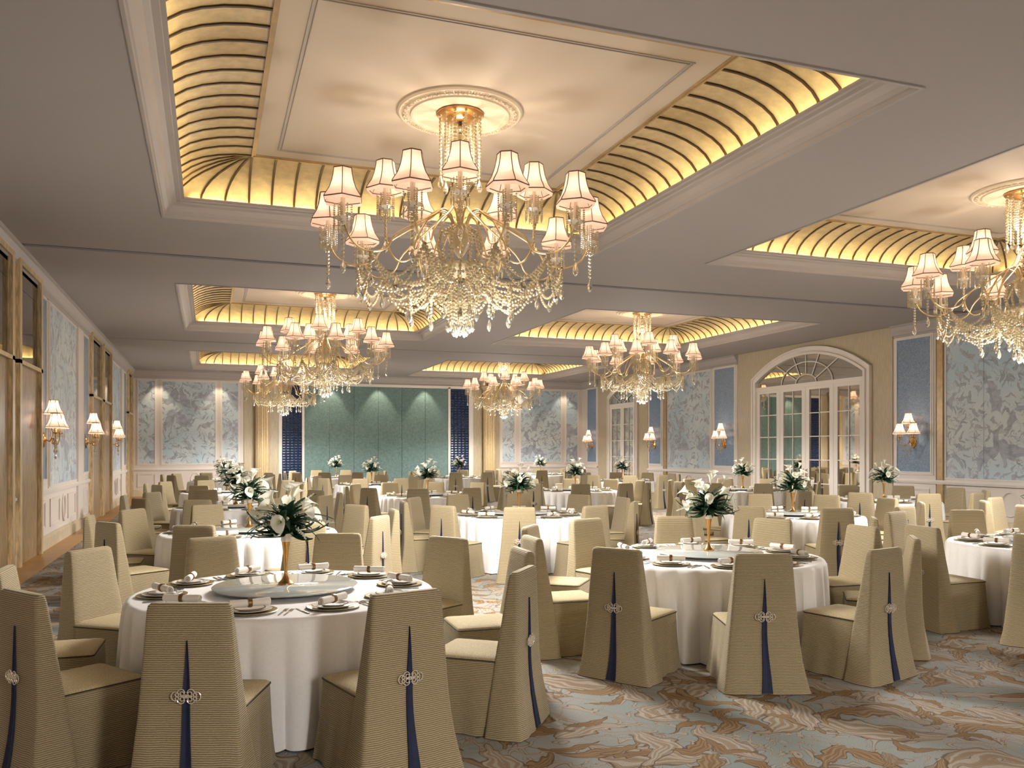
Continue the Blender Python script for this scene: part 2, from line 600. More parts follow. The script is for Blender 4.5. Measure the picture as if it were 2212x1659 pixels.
def wall_panel(parent, ax, f, s, u0, u1, v0, v1, mat, name, seam=None):
    """picture-frame moulding with its infill; f wall face, s inward sign"""
    MB().frame(ax, u0 - 0.07, u1 + 0.07, v0 - 0.07, v1 + 0.07, 0.04, f, f + s * 0.018).frame(ax, u0 - 0.03, u1 + 0.03, v0 - 0.03, v1 + 0.03, 0.03, f, f + s * 0.032).build('panel_moulding', 'white', parent)
    if seam is None:
        MB().slab(ax, u0, u1, v0, v1, f, f + s * 0.012).build(name, mat, parent)
    else:
        ed = [u0] + seam + [u1]
        for i in range(len(ed) - 1):
            MB().slab(ax, ed[i] + (0.006 if i else 0), ed[i + 1] - (0.006 if i < len(ed) - 2 else 0), v0, v1, f, f + s * 0.012).build(name, mat, parent)

def wainscot(parent, ax, f, s, u0, u1):
    MB().frame(ax, u0, u1, 0.36, 0.86, 0.035, f, f + s * 0.022).frame(ax, u0 + 0.035, u1 - 0.035, 0.395, 0.825, 0.02, f, f + s * 0.012).build('wainscot_panel', 'panel', parent)

def oval(parent, ax, f, s, u, ru=0.17, rv=0.25):
    m = MB()
    ring = []
    for j in range(33):
        a = 2 * pi * j / 32
        q = (u + ru * cos(a), 0.61 + rv * sin(a))
        ring.append((f + s * 0.012, q[0], q[1]) if ax == 'x' else (q[0], f + s * 0.012, q[1]))
    m.tube(ring[:-1], 0.02, 6, closed=True)
    m.build('wainscot_oval', 'panel', parent, True)

def crown(name, ax, f, s, segs_):
    prof = [(0.0, 4.44), (0.025, 4.44), (0.025, 4.5), (0.05, 4.515), (0.055, 4.56), (0.10, 4.62), (0.13, 4.69), (0.155, 4.70), (0.155, H), (0.0, H)]
    m = MB()
    for u0, u1 in segs_:
        rings = []
        for u in (u0, u1):
            rings.append([(f + s * d, u, z) if ax == 'x' else (u, f + s * d, z) for d, z in prof])
        m.loft(rings, True, True, True)
    return tag(m.build(name, 'moulding'), 'pale stepped crown moulding along the wall top', 'moulding', 'crown mouldings', 'structure')

def rail_base(parent, ax, f, s, segs_, bname, blabel):
    m = MB()
    for u0, u1 in segs_:
        m.slab(ax, u0, u1, RAIL0, RAIL1, f, f + s * 0.035).slab(ax, u0, u1, RAIL0 + 0.03, RAIL1 - 0.02, f, f + s * 0.055)
    m.build('chair_rail', 'white', parent)
    m = MB()
    for u0, u1 in segs_:
        m.slab(ax, u0, u1, 0.0, 0.2, f, f + s * 0.05).slab(ax, u0, u1, 0.2, 0.25, f, f + s * 0.03)
    tag(m.build(bname, 'marble'), blabel, 'baseboard', kind='structure')

# ---- left wall
wl = MB().box(XL - 0.2, XL, YF, YB, 0, H).build('wall_left', 'panel')
tag(wl, 'cream panelled left wall with floral silk, blue glitter and burl veneer bays', 'wall', kind='structure')
def wood_bay(u0, u1, m0, m1):
    f = XL
    MB().slab('x', u0, u1, 3.04, 3.10, f, f + 0.09).slab('x', u0, m0, 0, 4.62, f, f + 0.09).slab('x', m1, u1, 0, 4.62, f, f + 0.09).slab('x', m0, m1, 4.52, 4.62, f, f + 0.09).build('veneer_frame', 'wood_lt', wl)
    MB().slab('x', m0, m1, 0.0, 3.04, f, f + 0.03).build('veneer_panel', 'wood', wl)
    mid = 3.10 + 0.72
    for a, c in ((3.10, 4.20), (4.205, 4.52)):
        MB().slab('x', m0, m1, a, c, f, f + 0.025).build('mirror_panel', 'bronze_mirror', wl)
for base in (-2 * PER, -PER, 0.0):
    if base < -10 and base < -PER * 1.5:
        continue
    wall_panel(wl, 'x', XL, 1, 17.2 + base, 20.5 + base, P0 - 0.12, P1, 'floral_yz', 'floral_panel')
    wall_panel(wl, 'x', XL, 1, 16.22 + base, 16.85 + base, P0, P1, 'glitter', 'glitter_panel')
    wall_panel(wl, 'x', XL, 1, 21.58 + base, 22.45 + base, P0, P1, 'glitter', 'glitter_panel')
    MB().slab('x', 20.62 + base, 21.42 + base, 0.25, 4.44, XL, XL + 0.04).build('wall_stile', 'panel', wl)
    wood_bay(14.27 + base, 16.12 + base, 14.42 + base, 15.98 + base)
    wood_bay(22.62 + base, 24.86 + base, 22.8 + base, 24.7 + base)
    for a, c in ((16.25, 16.8), (17.3, 18.35), (19.35, 20.4), (21.62, 22.4)):
        wainscot(wl, 'x', XL, 1, a + base, c + base)
    oval(wl, 'x', XL, 1, 18.85 + base)
wood_bay(25.08, 27.2, 25.25, 27.02)
wall_panel(wl, 'x', XL, 1, 27.75, 30.35, P0 - 0.12, P1, 'floral_yz', 'floral_panel')
wall_panel(wl, 'x', XL, 1, 31.45, 32.25, P0, P1, 'glitter', 'glitter_panel')
MB().slab('x', 30.5, 31.3, 0.25, 4.44, XL, XL + 0.04).build('wall_stile', 'panel', wl)
wood_bay(32.5, 34.5, 32.68, 34.35)
for a, c in ((27.8, 28.6), (29.5, 30.3), (31.45, 32.25)):
    wainscot(wl, 'x', XL, 1, a, c)
oval(wl, 'x', XL, 1, 29.05)
rail_base(wl, 'x', XL, 1, [(YF, 2.9), (5.2, 11.6), (13.9, 14.25), (16.14, 22.6), (27.22, 32.48)], 'baseboard_left', 'beige marble baseboard along the left wall')
crown('trim_1', 'x', XL, 1, [(YF, YB)])

# ---- back wall
wb = MB().box(XL - 0.2, XR + 0.2, YB, YB + 0.2, 0, H).build('wall_back', 'panel')
tag(wb, 'far end wall with green fabric stage panels between navy tufted strips and floral panels', 'wall', kind='structure')
for a, c in ((-2.46, -1.9), (-1.63, 0.25), (0.51, 1.09), (11.96, 12.51), (12.81, 14.69), (14.96, 15.5)):
    wall_panel(wb, 'y', YB, -1, a, c, P0, 4.34, 'floral_xz', 'floral_panel')
for a, c in ((-2.5, -1.86), (-1.3, -0.95), (0.45, 1.12), (12.0, 12.5), (12.9, 13.4), (14.1, 14.6), (15.0, 15.48)):
    wainscot(wb, 'y', YB, -1, a, c)
oval(wb, 'y', YB, -1, -0.45)
oval(wb, 'y', YB, -1, 13.75)
for a, c in ((1.31, 2.62), (10.62, 11.82)):
    MB().slab('y', a, c, 0, 4.44, YB, YB - 0.06).build('veneer_panel', 'tan', wb)
gw = 5.92 / 6
for i in range(6):
    MB().slab('y', 3.6 + i * gw + 0.006, 3.6 + (i + 1) * gw - 0.006, 0.1, 4.33, YB, YB - 0.05).build('fabric_panel', 'green', wb)
for a, c in ((2.62, 2.74), (3.51, 3.6), (9.52, 9.62), (10.43, 10.62)):
    MB().slab('y', a, c, 0, 4.38, YB, YB - 0.09).build('stage_stile', 'white', wb)
MB().slab('y', 2.62, 10.62, 4.33, 4.44, YB, YB - 0.09).build('stage_header', 'white', wb)
def tuft(u0, u1):
    m = MB()
    nx_, nz = 5, 40
    w_, h_ = (u1 - u0) / nx_, 4.2 / nz
    for i in range(nx_):
        for j in range(nz):
            cx, cz = u0 + (i + 0.5) * w_, 0.12 + (j + 0.5) * h_
            a, c = w_ * 0.49, h_ * 0.48
            m.add([(cx - a, YB - 0.03, cz - c), (cx + a, YB - 0.03, cz - c), (cx + a, YB - 0.03, cz + c), (cx - a, YB - 0.03, cz + c),
                   (cx - a * .6, YB - 0.062, cz - c * .5), (cx + a * .6, YB - 0.062, cz - c * .5), (cx + a * .6, YB - 0.056, cz + c * .45), (cx - a * .6, YB - 0.056, cz + c * .45)],
                  [(4, 5, 6, 7), (0, 1, 5, 4), (1, 2, 6, 5), (2, 3, 7, 6), (3, 0, 4, 7)])
    o = m.build('tufted_strip', 'navy', wb)
    o['kind'] = 'stuff'
tuft(2.74, 3.51)
tuft(9.62, 10.43)
rail_base(wb, 'y', YB, -1, [(XL, 1.3), (11.83, XR)], 'baseboard_back', 'beige marble baseboard along the far wall')
crown('trim_2', 'y', YB, -1, [(XL, XR)])
def column(x, label):
    e = empty('column', (x, YB - 0.42, 0))
    tag(e, label, 'column', 'gold columns beside the stage', 'structure')
    n = 20
    ring = []
    for z in (0.3, 4.2):
        rr = []
        for j in range(n * 4):
            a = 2 * pi * j / (n * 4)
            rr.append(((0.27 - 0.02 * max(0, sin(a * n))) * cos(a), (0.27 - 0.02 * max(0, sin(a * n))) * sin(a), z))
        ring.append(rr)
    MB().loft(ring).build('shaft', 'column', e, 35)
    MB().lathe([(0.36, 0), (0.36, 0.12), (0.33, 0.14), (0.34, 0.2), (0.31, 0.25), (0.28, 0.3)], 32, cap0=True).build('plinth', 'column', e, 35)
    MB().lathe([(0.27, 4.2), (0.3, 4.22), (0.29, 4.27), (0.34, 4.35), (0.36, 4.38), (0.36, 4.44)], 32, cap1=True).build('capital', 'column', e, 35)
column(1.98, 'round gold fluted column left of the green stage wall')
column(11.24, 'round gold fluted column right of the green stage wall')

# ---- right wall
wr = MB().box(XR, XR + 0.2, YF, YB, 0, H).build('wall_right', 'panel')
tag(wr, 'cream panelled right wall with arched mirror doors and floral silk', 'wall', kind='structure')
for a, c, sm in ((24.3, 27.05, None), (11.2, 14.72, [12.75, 13.74]), (-0.2, 4.0, None)):
    wall_panel(wr, 'x', XR, -1, a, c, P0 - 0.12, P1, 'floral_yz', 'floral_panel', sm)
for a, c in ((22.87, 23.98), (15.13, 16.14), (27.5, 28.35), (33.0, 33.9), (4.6, 5.6), (9.9, 10.8)):
    MB().slab('x', a - 0.13, c + 0.13, 0.25, 4.44, XR, XR - 0.03).build('wall_stile', 'panel', wr)
    wall_panel(wr, 'x', XR - 0.03, -1, a, c, P0, P1, 'glitter', 'glitter_panel')
    wainscot(wr, 'x', XR - 0.03, -1, a + 0.05, c - 0.05)
for a in (14.78, 27.1):
    MB().slab('x', a, a + 0.16, 0, 4.44, XR, XR - 0.06).build('veneer_strip', 'gold_strip', wr)
for a, c in ((13.65, 14.6), (11.3, 12.2), (24.45, 25.1), (26.2, 26.9)):
    wainscot(wr, 'x', XR, -1, a, c)
oval(wr, 'x', XR, -1, 13.1, 0.22)
oval(wr, 'x', XR, -1, 25.65, 0.22)
for a, c in ((16.31, 22.7), (28.52, 32.86)):
    MB().slab('x', a, c, 0, H - 0.005, XR, XR - 0.025).build('veneer_panel', 'tan', wr)
rail_base(wr, 'x', XR - 0.03, -1, [(YF, 16.28), (22.74, 28.48), (32.9, YB)], 'baseboard_right', 'beige marble baseboard along the right wall')
crown('trim_3', 'x', XR, -1, [(YF, 16.28), (22.74, 28.48), (32.9, YB)])

def arch_door(name, yc, a, apex, spring, leaves, cols, casing, label):
    f = XR - 0.025
    d = empty(name, (f, yc, 0))
    tag(d, label, 'door', kind='structure')
    sag = apex - spring
    R = (a * a + sag * sag) / (2 * sag)
    zc = apex - R
    def arch(off, n=24):
        hw = a + off
        th = math.asin(min(1, hw / (R + off)))
        return [((R + off) * sin(-th + 2 * th * i / n), zc + (R + off) * cos(-th + 2 * th * i / n)) for i in range(n + 1)]
    # casing: two stepped bands following the arch
    for o0, o1, dep in ((0.0, 0.07, 0.10), (0.07, casing, 0.06), (casing, casing + 0.05, 0.09)):
        inn, out = [(-a - o0, 0)] + arch(o0) + [(a + o0, 0)], [(-a - o1, 0)] + arch(o1) + [(a + o1, 0)]
        rings = []
        for (y0, z0), (y1, z1) in zip(inn, out):
            rings.append([(0, y0, z0), (-dep, y0, z0), (-dep, y1, z1), (0, y1, z1)])
        MB().loft(rings, True, True, True).build('casing', 'white', d)
    top = 3.56
    # transom bar
    MB().box(-0.07, 0, -a, a, top - 0.06, top + 0.06).build('transom', 'white', d)
    # fanlight panes and bars
    fan = arch(0)
    zi = top + 0.06
    rin, rmid = 0.42 * a / 2.2, 1.05 * a / 2.2
    hz = apex - zi
    def ray(t):
        # point on the arch in direction t (0 = left, pi = right)
        dy, dz = -cos(t), sin(t)
        lo, hi = 0.0, 2 * a
        for _ in range(40):
            m_ = (lo + hi) / 2
            y_, z_ = dy * m_, zi + dz * m_
            ok = abs(y_) <= a and z_ <= zc + math.sqrt(max(0, R * R - y_ * y_))
            lo, hi = (m_, hi) if ok else (lo, m_)
        return dy * lo, zi + dz * lo
    angs = [0, 0.42, 0.95, pi / 2, pi - 0.95, pi - 0.42, pi]
    for i in range(6):
        poly = []
        for k in range(7):
            t = angs[i] + (angs[i + 1] - angs[i]) * k / 6
            poly.append(ray(t))
        inner = []
        for k in range(7):
            t = angs[i + 1] + (angs[i] - angs[i + 1]) * k / 6
            inner.append((-cos(t) * rin, zi + sin(t) * rin * 0.55))
        pts = poly + inner
        nn = len(pts)
        MB().add([(-0.012, y, z) for y, z in pts], [tuple(range(nn))]).build('fanlight_pane', 'mirror', d)
    pts = [(-cos(pi * k / 12) * rin, zi + sin(pi * k / 12) * rin * 0.55) for k in range(13)]
    MB().add([(-0.012, y, z) for y, z in pts], [tuple(range(13))]).build('fanlight_pane', 'mirror', d)
    m = MB()
    for t in angs[1:-1]:
        y1, z1 = ray(t)
        m.tube([(-0.03, -cos(t) * rin, zi + sin(t) * rin * 0.55), (-0.03, y1, z1)], 0.018, 6)
    for rr, q in ((rin, 0.55), (rmid, 0.55)):
        m.tube([(-0.03, -cos(pi * k / 16) * rr, min(zi + sin(pi * k / 16) * rr * q, apex - 0.04)) for k in range(17)], 0.018, 6)
    m.build('fanlight_bar', 'white', d, 40)
    # leaves
    lw = 2 * a / leaves
    g0, g1 = 0.18, top - 0.14
    rowsn = 5
    ph = (g1 - g0) / rowsn
    st = 0.155 * (lw / 1.1)
    for i in range(leaves):
        y0 = -a + i * lw
        lf = MB()
        lf.box(-0.045, -0.005, y0 + 0.004, y0 + st, 0.01, top - 0.06).box(-0.045, -0.005, y0 + lw - st, y0 + lw - 0.004, 0.01, top - 0.06)
        lf.box(-0.045, -0.005, y0 + st, y0 + lw - st, 0.01, g0).box(-0.045, -0.005, y0 + st, y0 + lw - st, g1, top - 0.06)
        cw = (lw - 2 * st) / cols
        for k in range(1, rowsn):
            lf.box(-0.035, -0.012, y0 + st, y0 + lw - st, g0 + k * ph - 0.013, g0 + k * ph + 0.013)
        for k in range(1, cols):
            lf.box(-0.035, -0.012, y0 + st + k * cw - 0.013, y0 + st + k * cw + 0.013, g0, g1)
        lo = lf.build('door_leaf', 'white', d)
        for k in range(cols):
            for q in range(rowsn):
                MB().add([(-0.014, y0 + st + k * cw, g0 + q * ph), (-0.014, y0 + st + (k + 1) * cw, g0 + q * ph), (-0.014, y0 + st + (k + 1) * cw, g0 + (q + 1) * ph), (-0.014, y0 + st + k * cw, g0 + (q + 1) * ph)], [(0, 3, 2, 1)]).build('pane', 'mirror', lo)
        if i in (leaves // 2 - 1, leaves // 2):
            hy = y0 + (lw - st / 2 if i == leaves // 2 - 1 else st / 2)
            MB().tube([(-0.045, hy, 1.0), (-0.09, hy, 1.02), (-0.09, hy, 1.2), (-0.045, hy, 1.22)], 0.012, 6).build('handle', 'gold', lo, 40)
arch_door('door_1', 19.45, 2.24, 4.40, 3.76, 4, 2, 0.17, 'wide arched white double door with mirrored panes and fanlight')
arch_door('door_2', 30.55, 1.08, 4.16, 3.82, 2, 2, 0.17, 'narrow arched white door with mirrored panes near the far corner')

# ---- wall behind the camera
wf = MB().box(XL - 0.2, XR + 0.2, YF - 0.2, YF, 0, H).build('wall_front', 'panel')
tag(wf, 'plain cream wall behind the viewpoint', 'wall', kind='structure')

# ================================================================== COFFERS
IN1, LIPI, LIPZ, TOPZ = 1.066, 0.277, 0.21, 0.574
C0I, C0Z = 0.17, 0.19
def cove_pt(t):
    return C0I + (IN1 - C0I) * (1 - cos(t * pi / 2)), C0Z + (TOPZ - C0Z) * sin(t * pi / 2)

def side_matrix(k):
    """maps local (s along side, inset, z) to coffer-local for side k; side length along s"""
    hx, hy = CO_W / 2, CO_D / 2
    if k == 0:   # far side (+y), s -> +x
        return Matrix(((1, 0, 0, 0), (0, -1, 0, hy), (0, 0, 1, 0), (0, 0, 0, 1))), CO_W
    if k == 1:   # near side (-y)
        return Matrix(((-1, 0, 0, 0), (0, 1, 0, -hy), (0, 0, 1, 0), (0, 0, 0, 1))), CO_W
    if k == 2:   # right (+x)
        return Matrix(((0, -1, 0, hx), (-1, 0, 0, 0), (0, 0, 1, 0), (0, 0, 0, 1))), CO_D
    return Matrix(((0, 1, 0, -hx), (1, 0, 0, 0), (0, 0, 1, 0), (0, 0, 0, 1))), CO_D

NP, NT = 14, 7
def bounds(L):
    Li = L - 2 * IN1
    bs = []
    run = IN1 - C0I
    for k in (3, 2, 1):
        bs.append((-Li / 2, -Li / 2 - k * run / 3))
    for k in range(NP + 1):
        q = -Li / 2 + Li * k / NP
        bs.append((q, q))
    for k in (1, 2, 3):
        bs.append((Li / 2, Li / 2 + k * run / 3))
    return bs
def b_at(bd, t):
    return bd[0] + (bd[1] - bd[0]) * cos(t * pi / 2)
def panel_mesh(b0, b1, M):
    vs, fs = [], []
    for i in range(NT + 1):
        t = i / NT
        ins, z = cove_pt(t)
        vs += [(b_at(b0, t), ins, z), (b_at(b1, t), ins, z)]
    for i in range(NT):
        fs.append((2 * i, 2 * i + 1, 2 * i + 3, 2 * i + 2))
    return MB().add(vs, fs, M)
def rib_mb(m, bd, M, hw=0.013, dep=0.016):
    rings = []
    for i in range(NT + 1):
        t = i / NT
        ins, z = cove_pt(t)
        nx_, nz = cos(t * pi / 2), -sin(t * pi / 2)
        q = b_at(bd, t)
        rings.append([(q - hw, ins, z), (q - hw, ins + nx_ * dep, z + nz * dep), (q + hw, ins + nx_ * dep, z + nz * dep), (q + hw, ins, z)])
    m.loft(rings, True, True, True, M)

COFFER_MESH = {}
def make_coffer_meshes():
    pan, ribs = [], []
    for k in range(4):
        M, L = side_matrix(k)
        bs = bounds(L)
        pan.append([panel_mesh(bs[i], bs[i + 1], M).mesh('cove_panel', 'gilt', 60) for i in range(len(bs) - 1)])
        m = MB()
        for i, bd in enumerate(bs):
            rib_mb(m, bd, M)
        ribs.append(m.mesh('cove_rib', 'rib', 40))
    # cornice around the opening
    prof = [(0.0, 0.0), (0.0, -0.012), (0.03, -0.012), (0.035, 0.03), (0.05, 0.035), (0.09, 0.07), (0.13, 0.13), (0.17, 0.15), (0.18, 0.165), (0.235, 0.17), (0.24, 0.19), (LIPI, 0.19), (LIPI, LIPZ), (0.225, LIPZ), (0.225, 0.18), (0.12, 0.16)]
    rings = []
    hx, hy = CO_W / 2, CO_D / 2
    for sx, sy in ((1, 1), (-1, 1), (-1, -1), (1, -1), (1, 1)):
        rings.append([(sx * (hx - i), sy * (hy - i), z) for i, z in prof])
    COFFER_MESH['cornice'] = MB().loft(rings, True).mesh('cornice', 'moulding')
    ix, iy = hx - IN1, hy - IN1
    COFFER_MESH['top'] = MB().box(-ix - 0.06, ix + 0.06, -iy - 0.06, iy + 0.06, TOPZ - 0.002, TOPZ + 0.03).mesh('top_panel', 'coffer_top')
    m = MB()
    pr = [(0.0, 0.0), (0.0, -0.022), (0.02, -0.022), (0.02, -0.012), (0.05, -0.012), (0.05, 0.0)]
    m.loft([[(sx * (ix + 0.01 - i), sy * (iy + 0.01 - i), TOPZ + z) for i, z in pr] for sx, sy in ((1, 1), (-1, 1), (-1, -1), (1, -1), (1, 1))], True)
    COFFER_MESH['edge'] = m.mesh('edge_moulding', 'gold_strip')
    m = MB()
    for off, wd in ((0.28, 0.014), (0.315, 0.008)):
        pr = [(0.0, 0.0), (0.0, -0.012), (wd, -0.012), (wd, 0.0)]
        m.loft([[(sx * (ix - off - i), sy * (iy - off - i), TOPZ + z) for i, z in pr] for sx, sy in ((1, 1), (-1, 1), (-1, -1), (1, -1), (1, 1))], True)
    COFFER_MESH['line'] = m.mesh('panel_moulding', 'moulding')
    COFFER_MESH['rose'] = MB().lathe([(0.66, TOPZ), (0.66, TOPZ - 0.02), (0.64, TOPZ - 0.035), (0.61, TOPZ - 0.03), (0.60, TOPZ - 0.03), (0.53, TOPZ - 0.045), (0.52, TOPZ - 0.06), (0.495, TOPZ - 0.062), (0.485, TOPZ - 0.03), (0.3, TOPZ - 0.022), (0.0, TOPZ - 0.022)], 64).mesh('ceiling_rose', 'ceil_rose', 30)
    m = MB()
    for j in range(40):
        a = 2 * pi * j / 40
        M = Matrix.Translation((0.567 * cos(a), 0.567 * sin(a), TOPZ - 0.04)) @ Matrix.Rotation(a, 4, 'Z')
        arc = [(0.036 * cos(t * pi / 6 - pi / 2), 0.03 * sin(t * pi / 6 - pi / 2)) for t in range(7)]
        m.tube([(-0.028, -0.036, 0.0), (0.018, -0.03, -0.008), (0.034, 0.0, -0.01), (0.018, 0.03, -0.008), (-0.028, 0.036, 0.0)], 0.008, 5, M=M)
        m.add([(-0.026, 0, -0.004), (0.0, -0.016, -0.004), (0.022, 0, -0.006), (0.0, 0.016, -0.004), (0, 0, -0.02)], [(0, 1, 4), (1, 2, 4), (2, 3, 4), (3, 0, 4)], M)
    COFFER_MESH['egg'] = m.mesh('rose_ornament', 'ceil_rose', 40)
    COFFER_MESH['pan'], COFFER_MESH['ribs'] = pan, ribs
make_coffer_meshes()

CENTRES = []
ORD = ['first', 'second', 'third', 'fourth', 'fifth', 'sixth', 'seventh', 'eighth', 'ninth', 'tenth']
for r in ROWS:
    for c in range(2):
        cx, cy = CO_X[c] + CO_W / 2, CO_Y0 + r * PER + CO_D / 2
        CENTRES.append((r, c, cx, cy))
        e = empty('ceiling_coffer', (cx, cy, H))
        where = 'left' if c == 0 else 'right'
        lab = ('gilded cove coffer with dark ribs behind the viewpoint, %s side' % where) if r < 0 else 'gilded cove coffer with dark ribs, %s row from the front, %s side' % (ORD[r], where)
        tag(e, lab, 'ceiling coffer', 'gilded ceiling coffers', 'structure')
        put('cornice', COFFER_MESH['cornice'], e)
        put('top_panel', COFFER_MESH['top'], e)
        put('edge_moulding', COFFER_MESH['edge'], e)
        put('panel_moulding', COFFER_MESH['line'], e)
        ro = put('ceiling_rose', COFFER_MESH['rose'], e)
        put('rose_ornament', COFFER_MESH['egg'], ro)
        for k in range(4):
            for m in COFFER_MESH['pan'][k]:
                put('cove_panel', m, e)
            put('cove_rib', COFFER_MESH['ribs'][k], e)
            # the lamp strip lying in the cove behind the cornice lip
            M, L = side_matrix(k)
            l = bpy.data.lights.new('cove_lamp', 'AREA')
            l.shape = 'RECTANGLE'
            l.size, l.size_y = L - 0.7, 0.03
            l.energy = P_COVE
            l.color = WARMY
            o = bpy.data.objects.new('cove_lamp', l)
            COL.objects.link(o)
            o.parent = e
            p = M @ Vector((0, 0.2, 0.186))
            n_ = (M.to_3x3() @ Vector((0, -0.25, 1))).normalized()     # shines up on to the cove
            q = (-n_).to_track_quat('Z', 'Y')
            xax = M.to_3x3() @ Vector((1, 0, 0))
            zax = -n_
            yax = zax.cross(xax)
            o.matrix_local = Matrix.Translation(p) @ Matrix((xax, yax, zax)).transposed().to_4x4()

# ================================================================== CRYSTAL AND SHADES
ICO_V, ICO_F = [], []
def _ico():
    t = (1 + 5 ** 0.5) / 2
    vs = [(-1, t, 0), (1, t, 0), (-1, -t, 0), (1, -t, 0), (0, -1, t), (0, 1, t), (0, -1, -t), (0, 1, -t), (t, 0, -1), (t, 0, 1), (-t, 0, -1), (-t, 0, 1)]
    k = (1 + t * t) ** 0.5
    ICO_V.extend([(a / k, b_ / k, c / k) for a, b_, c in vs])
    ICO_F.extend([(0, 11, 5), (0, 5, 1), (0, 1, 7), (0, 7, 10), (0, 10, 11), (1, 5, 9), (5, 11, 4), (11, 10, 2), (10, 7, 6), (7, 1, 8), (3, 9, 4), (3, 4, 2), (3, 2, 6), (3, 6, 8), (3, 8, 9), (4, 9, 5), (2, 4, 11), (6, 2, 10), (8, 6, 7), (9, 8, 1)])
_ico()
def beads(m, path, r, gap=1.05):
    """beads threaded along a polyline"""
    P = [Vector(p) for p in path]
    step_ = 2 * r * gap
    acc = 0.0
    for i in range(len(P) - 1):
        d = (P[i + 1] - P[i]).length
        u = acc
        while u < d:
            c = P[i].lerp(P[i + 1], u / d)
            m.add([(c.x + r * x, c.y + r * y, c.z + r * z) for x, y, z in ICO_V], ICO_F)
            u += step_
        acc = u - d
    return m
def sag(p0, p1, drop, n=14):
    p0, p1 = Vector(p0), Vector(p1)
    return [p0.lerp(p1, i / n) - Vector((0, 0, drop * 4 * (i / n) * (1 - i / n))) for i in range(n + 1)]
def pendant_mesh(k=1.0):
    pr = [(0.0, 0.0), (0.008, -0.006), (0.016, -0.035), (0.03, -0.075), (0.027, -0.105), (0.012, -0.13), (0.0, -0.138)]
    return MB().lathe([(a * k, z * k) for a, z in pr], 7).mesh('crystal_pendant', 'pendant')
PENDANT = pendant_mesh()
def shade_meshes(k=1.0):
    n = 6
    prof = [(0.094, 0.29), (0.102, 0.23), (0.116, 0.165), (0.144, 0.09), (0.19, 0.02), (0.198, 0.0), (0.19, -0.035)]
    m = MB().lathe([(r * k, z * k) for r, z in prof], n)
    sh = m.mesh('lamp_shade', 'shade')
    t = MB()
    for j in range(n):
        a = 2 * pi * j / n
        t.tube([(r * k * 1.005 * cos(a), r * k * 1.005 * sin(a), z * k) for r, z in prof[:-1]], 0.0045 * k, 4)
    for r, z, q in ((0.094, 0.29, 0.006), (0.198, 0.0, 0.006)):
        t.tube([(r * k * cos(2 * pi * j / n), r * k * sin(2 * pi * j / n), z * k) for j in range(n)], q * k, 5, closed=True)
    return sh, t.mesh('shade_braid', 'shade_trim')
SHADE, BRAID = shade_meshes()
SHADE_S, BRAID_S = shade_meshes(0.78)
BULB = None

def mk_bulb():
    n = N('bulb_glow')
    n.b.inputs['Emission Color'].default_value = lin((255, 232, 190))
    n.b.inputs['Emission Strength'].default_value = 1.5
    t = n.noise(n.coords(), 20, 2)
    n.put(n.b.inputs['Base Color'], n.mix(t.outputs[0], lin((250, 240, 220)), lin((255, 246, 230))))
    return n.m
MAT['bulb'] = mk_bulb()
BULBM = MB().lathe([(0.0, -0.05), (0.016, -0.04), (0.022, -0.01), (0.016, 0.025), (0.004, 0.055), (0.0, 0.06)], 8).mesh('bulb', 'bulb', 60)

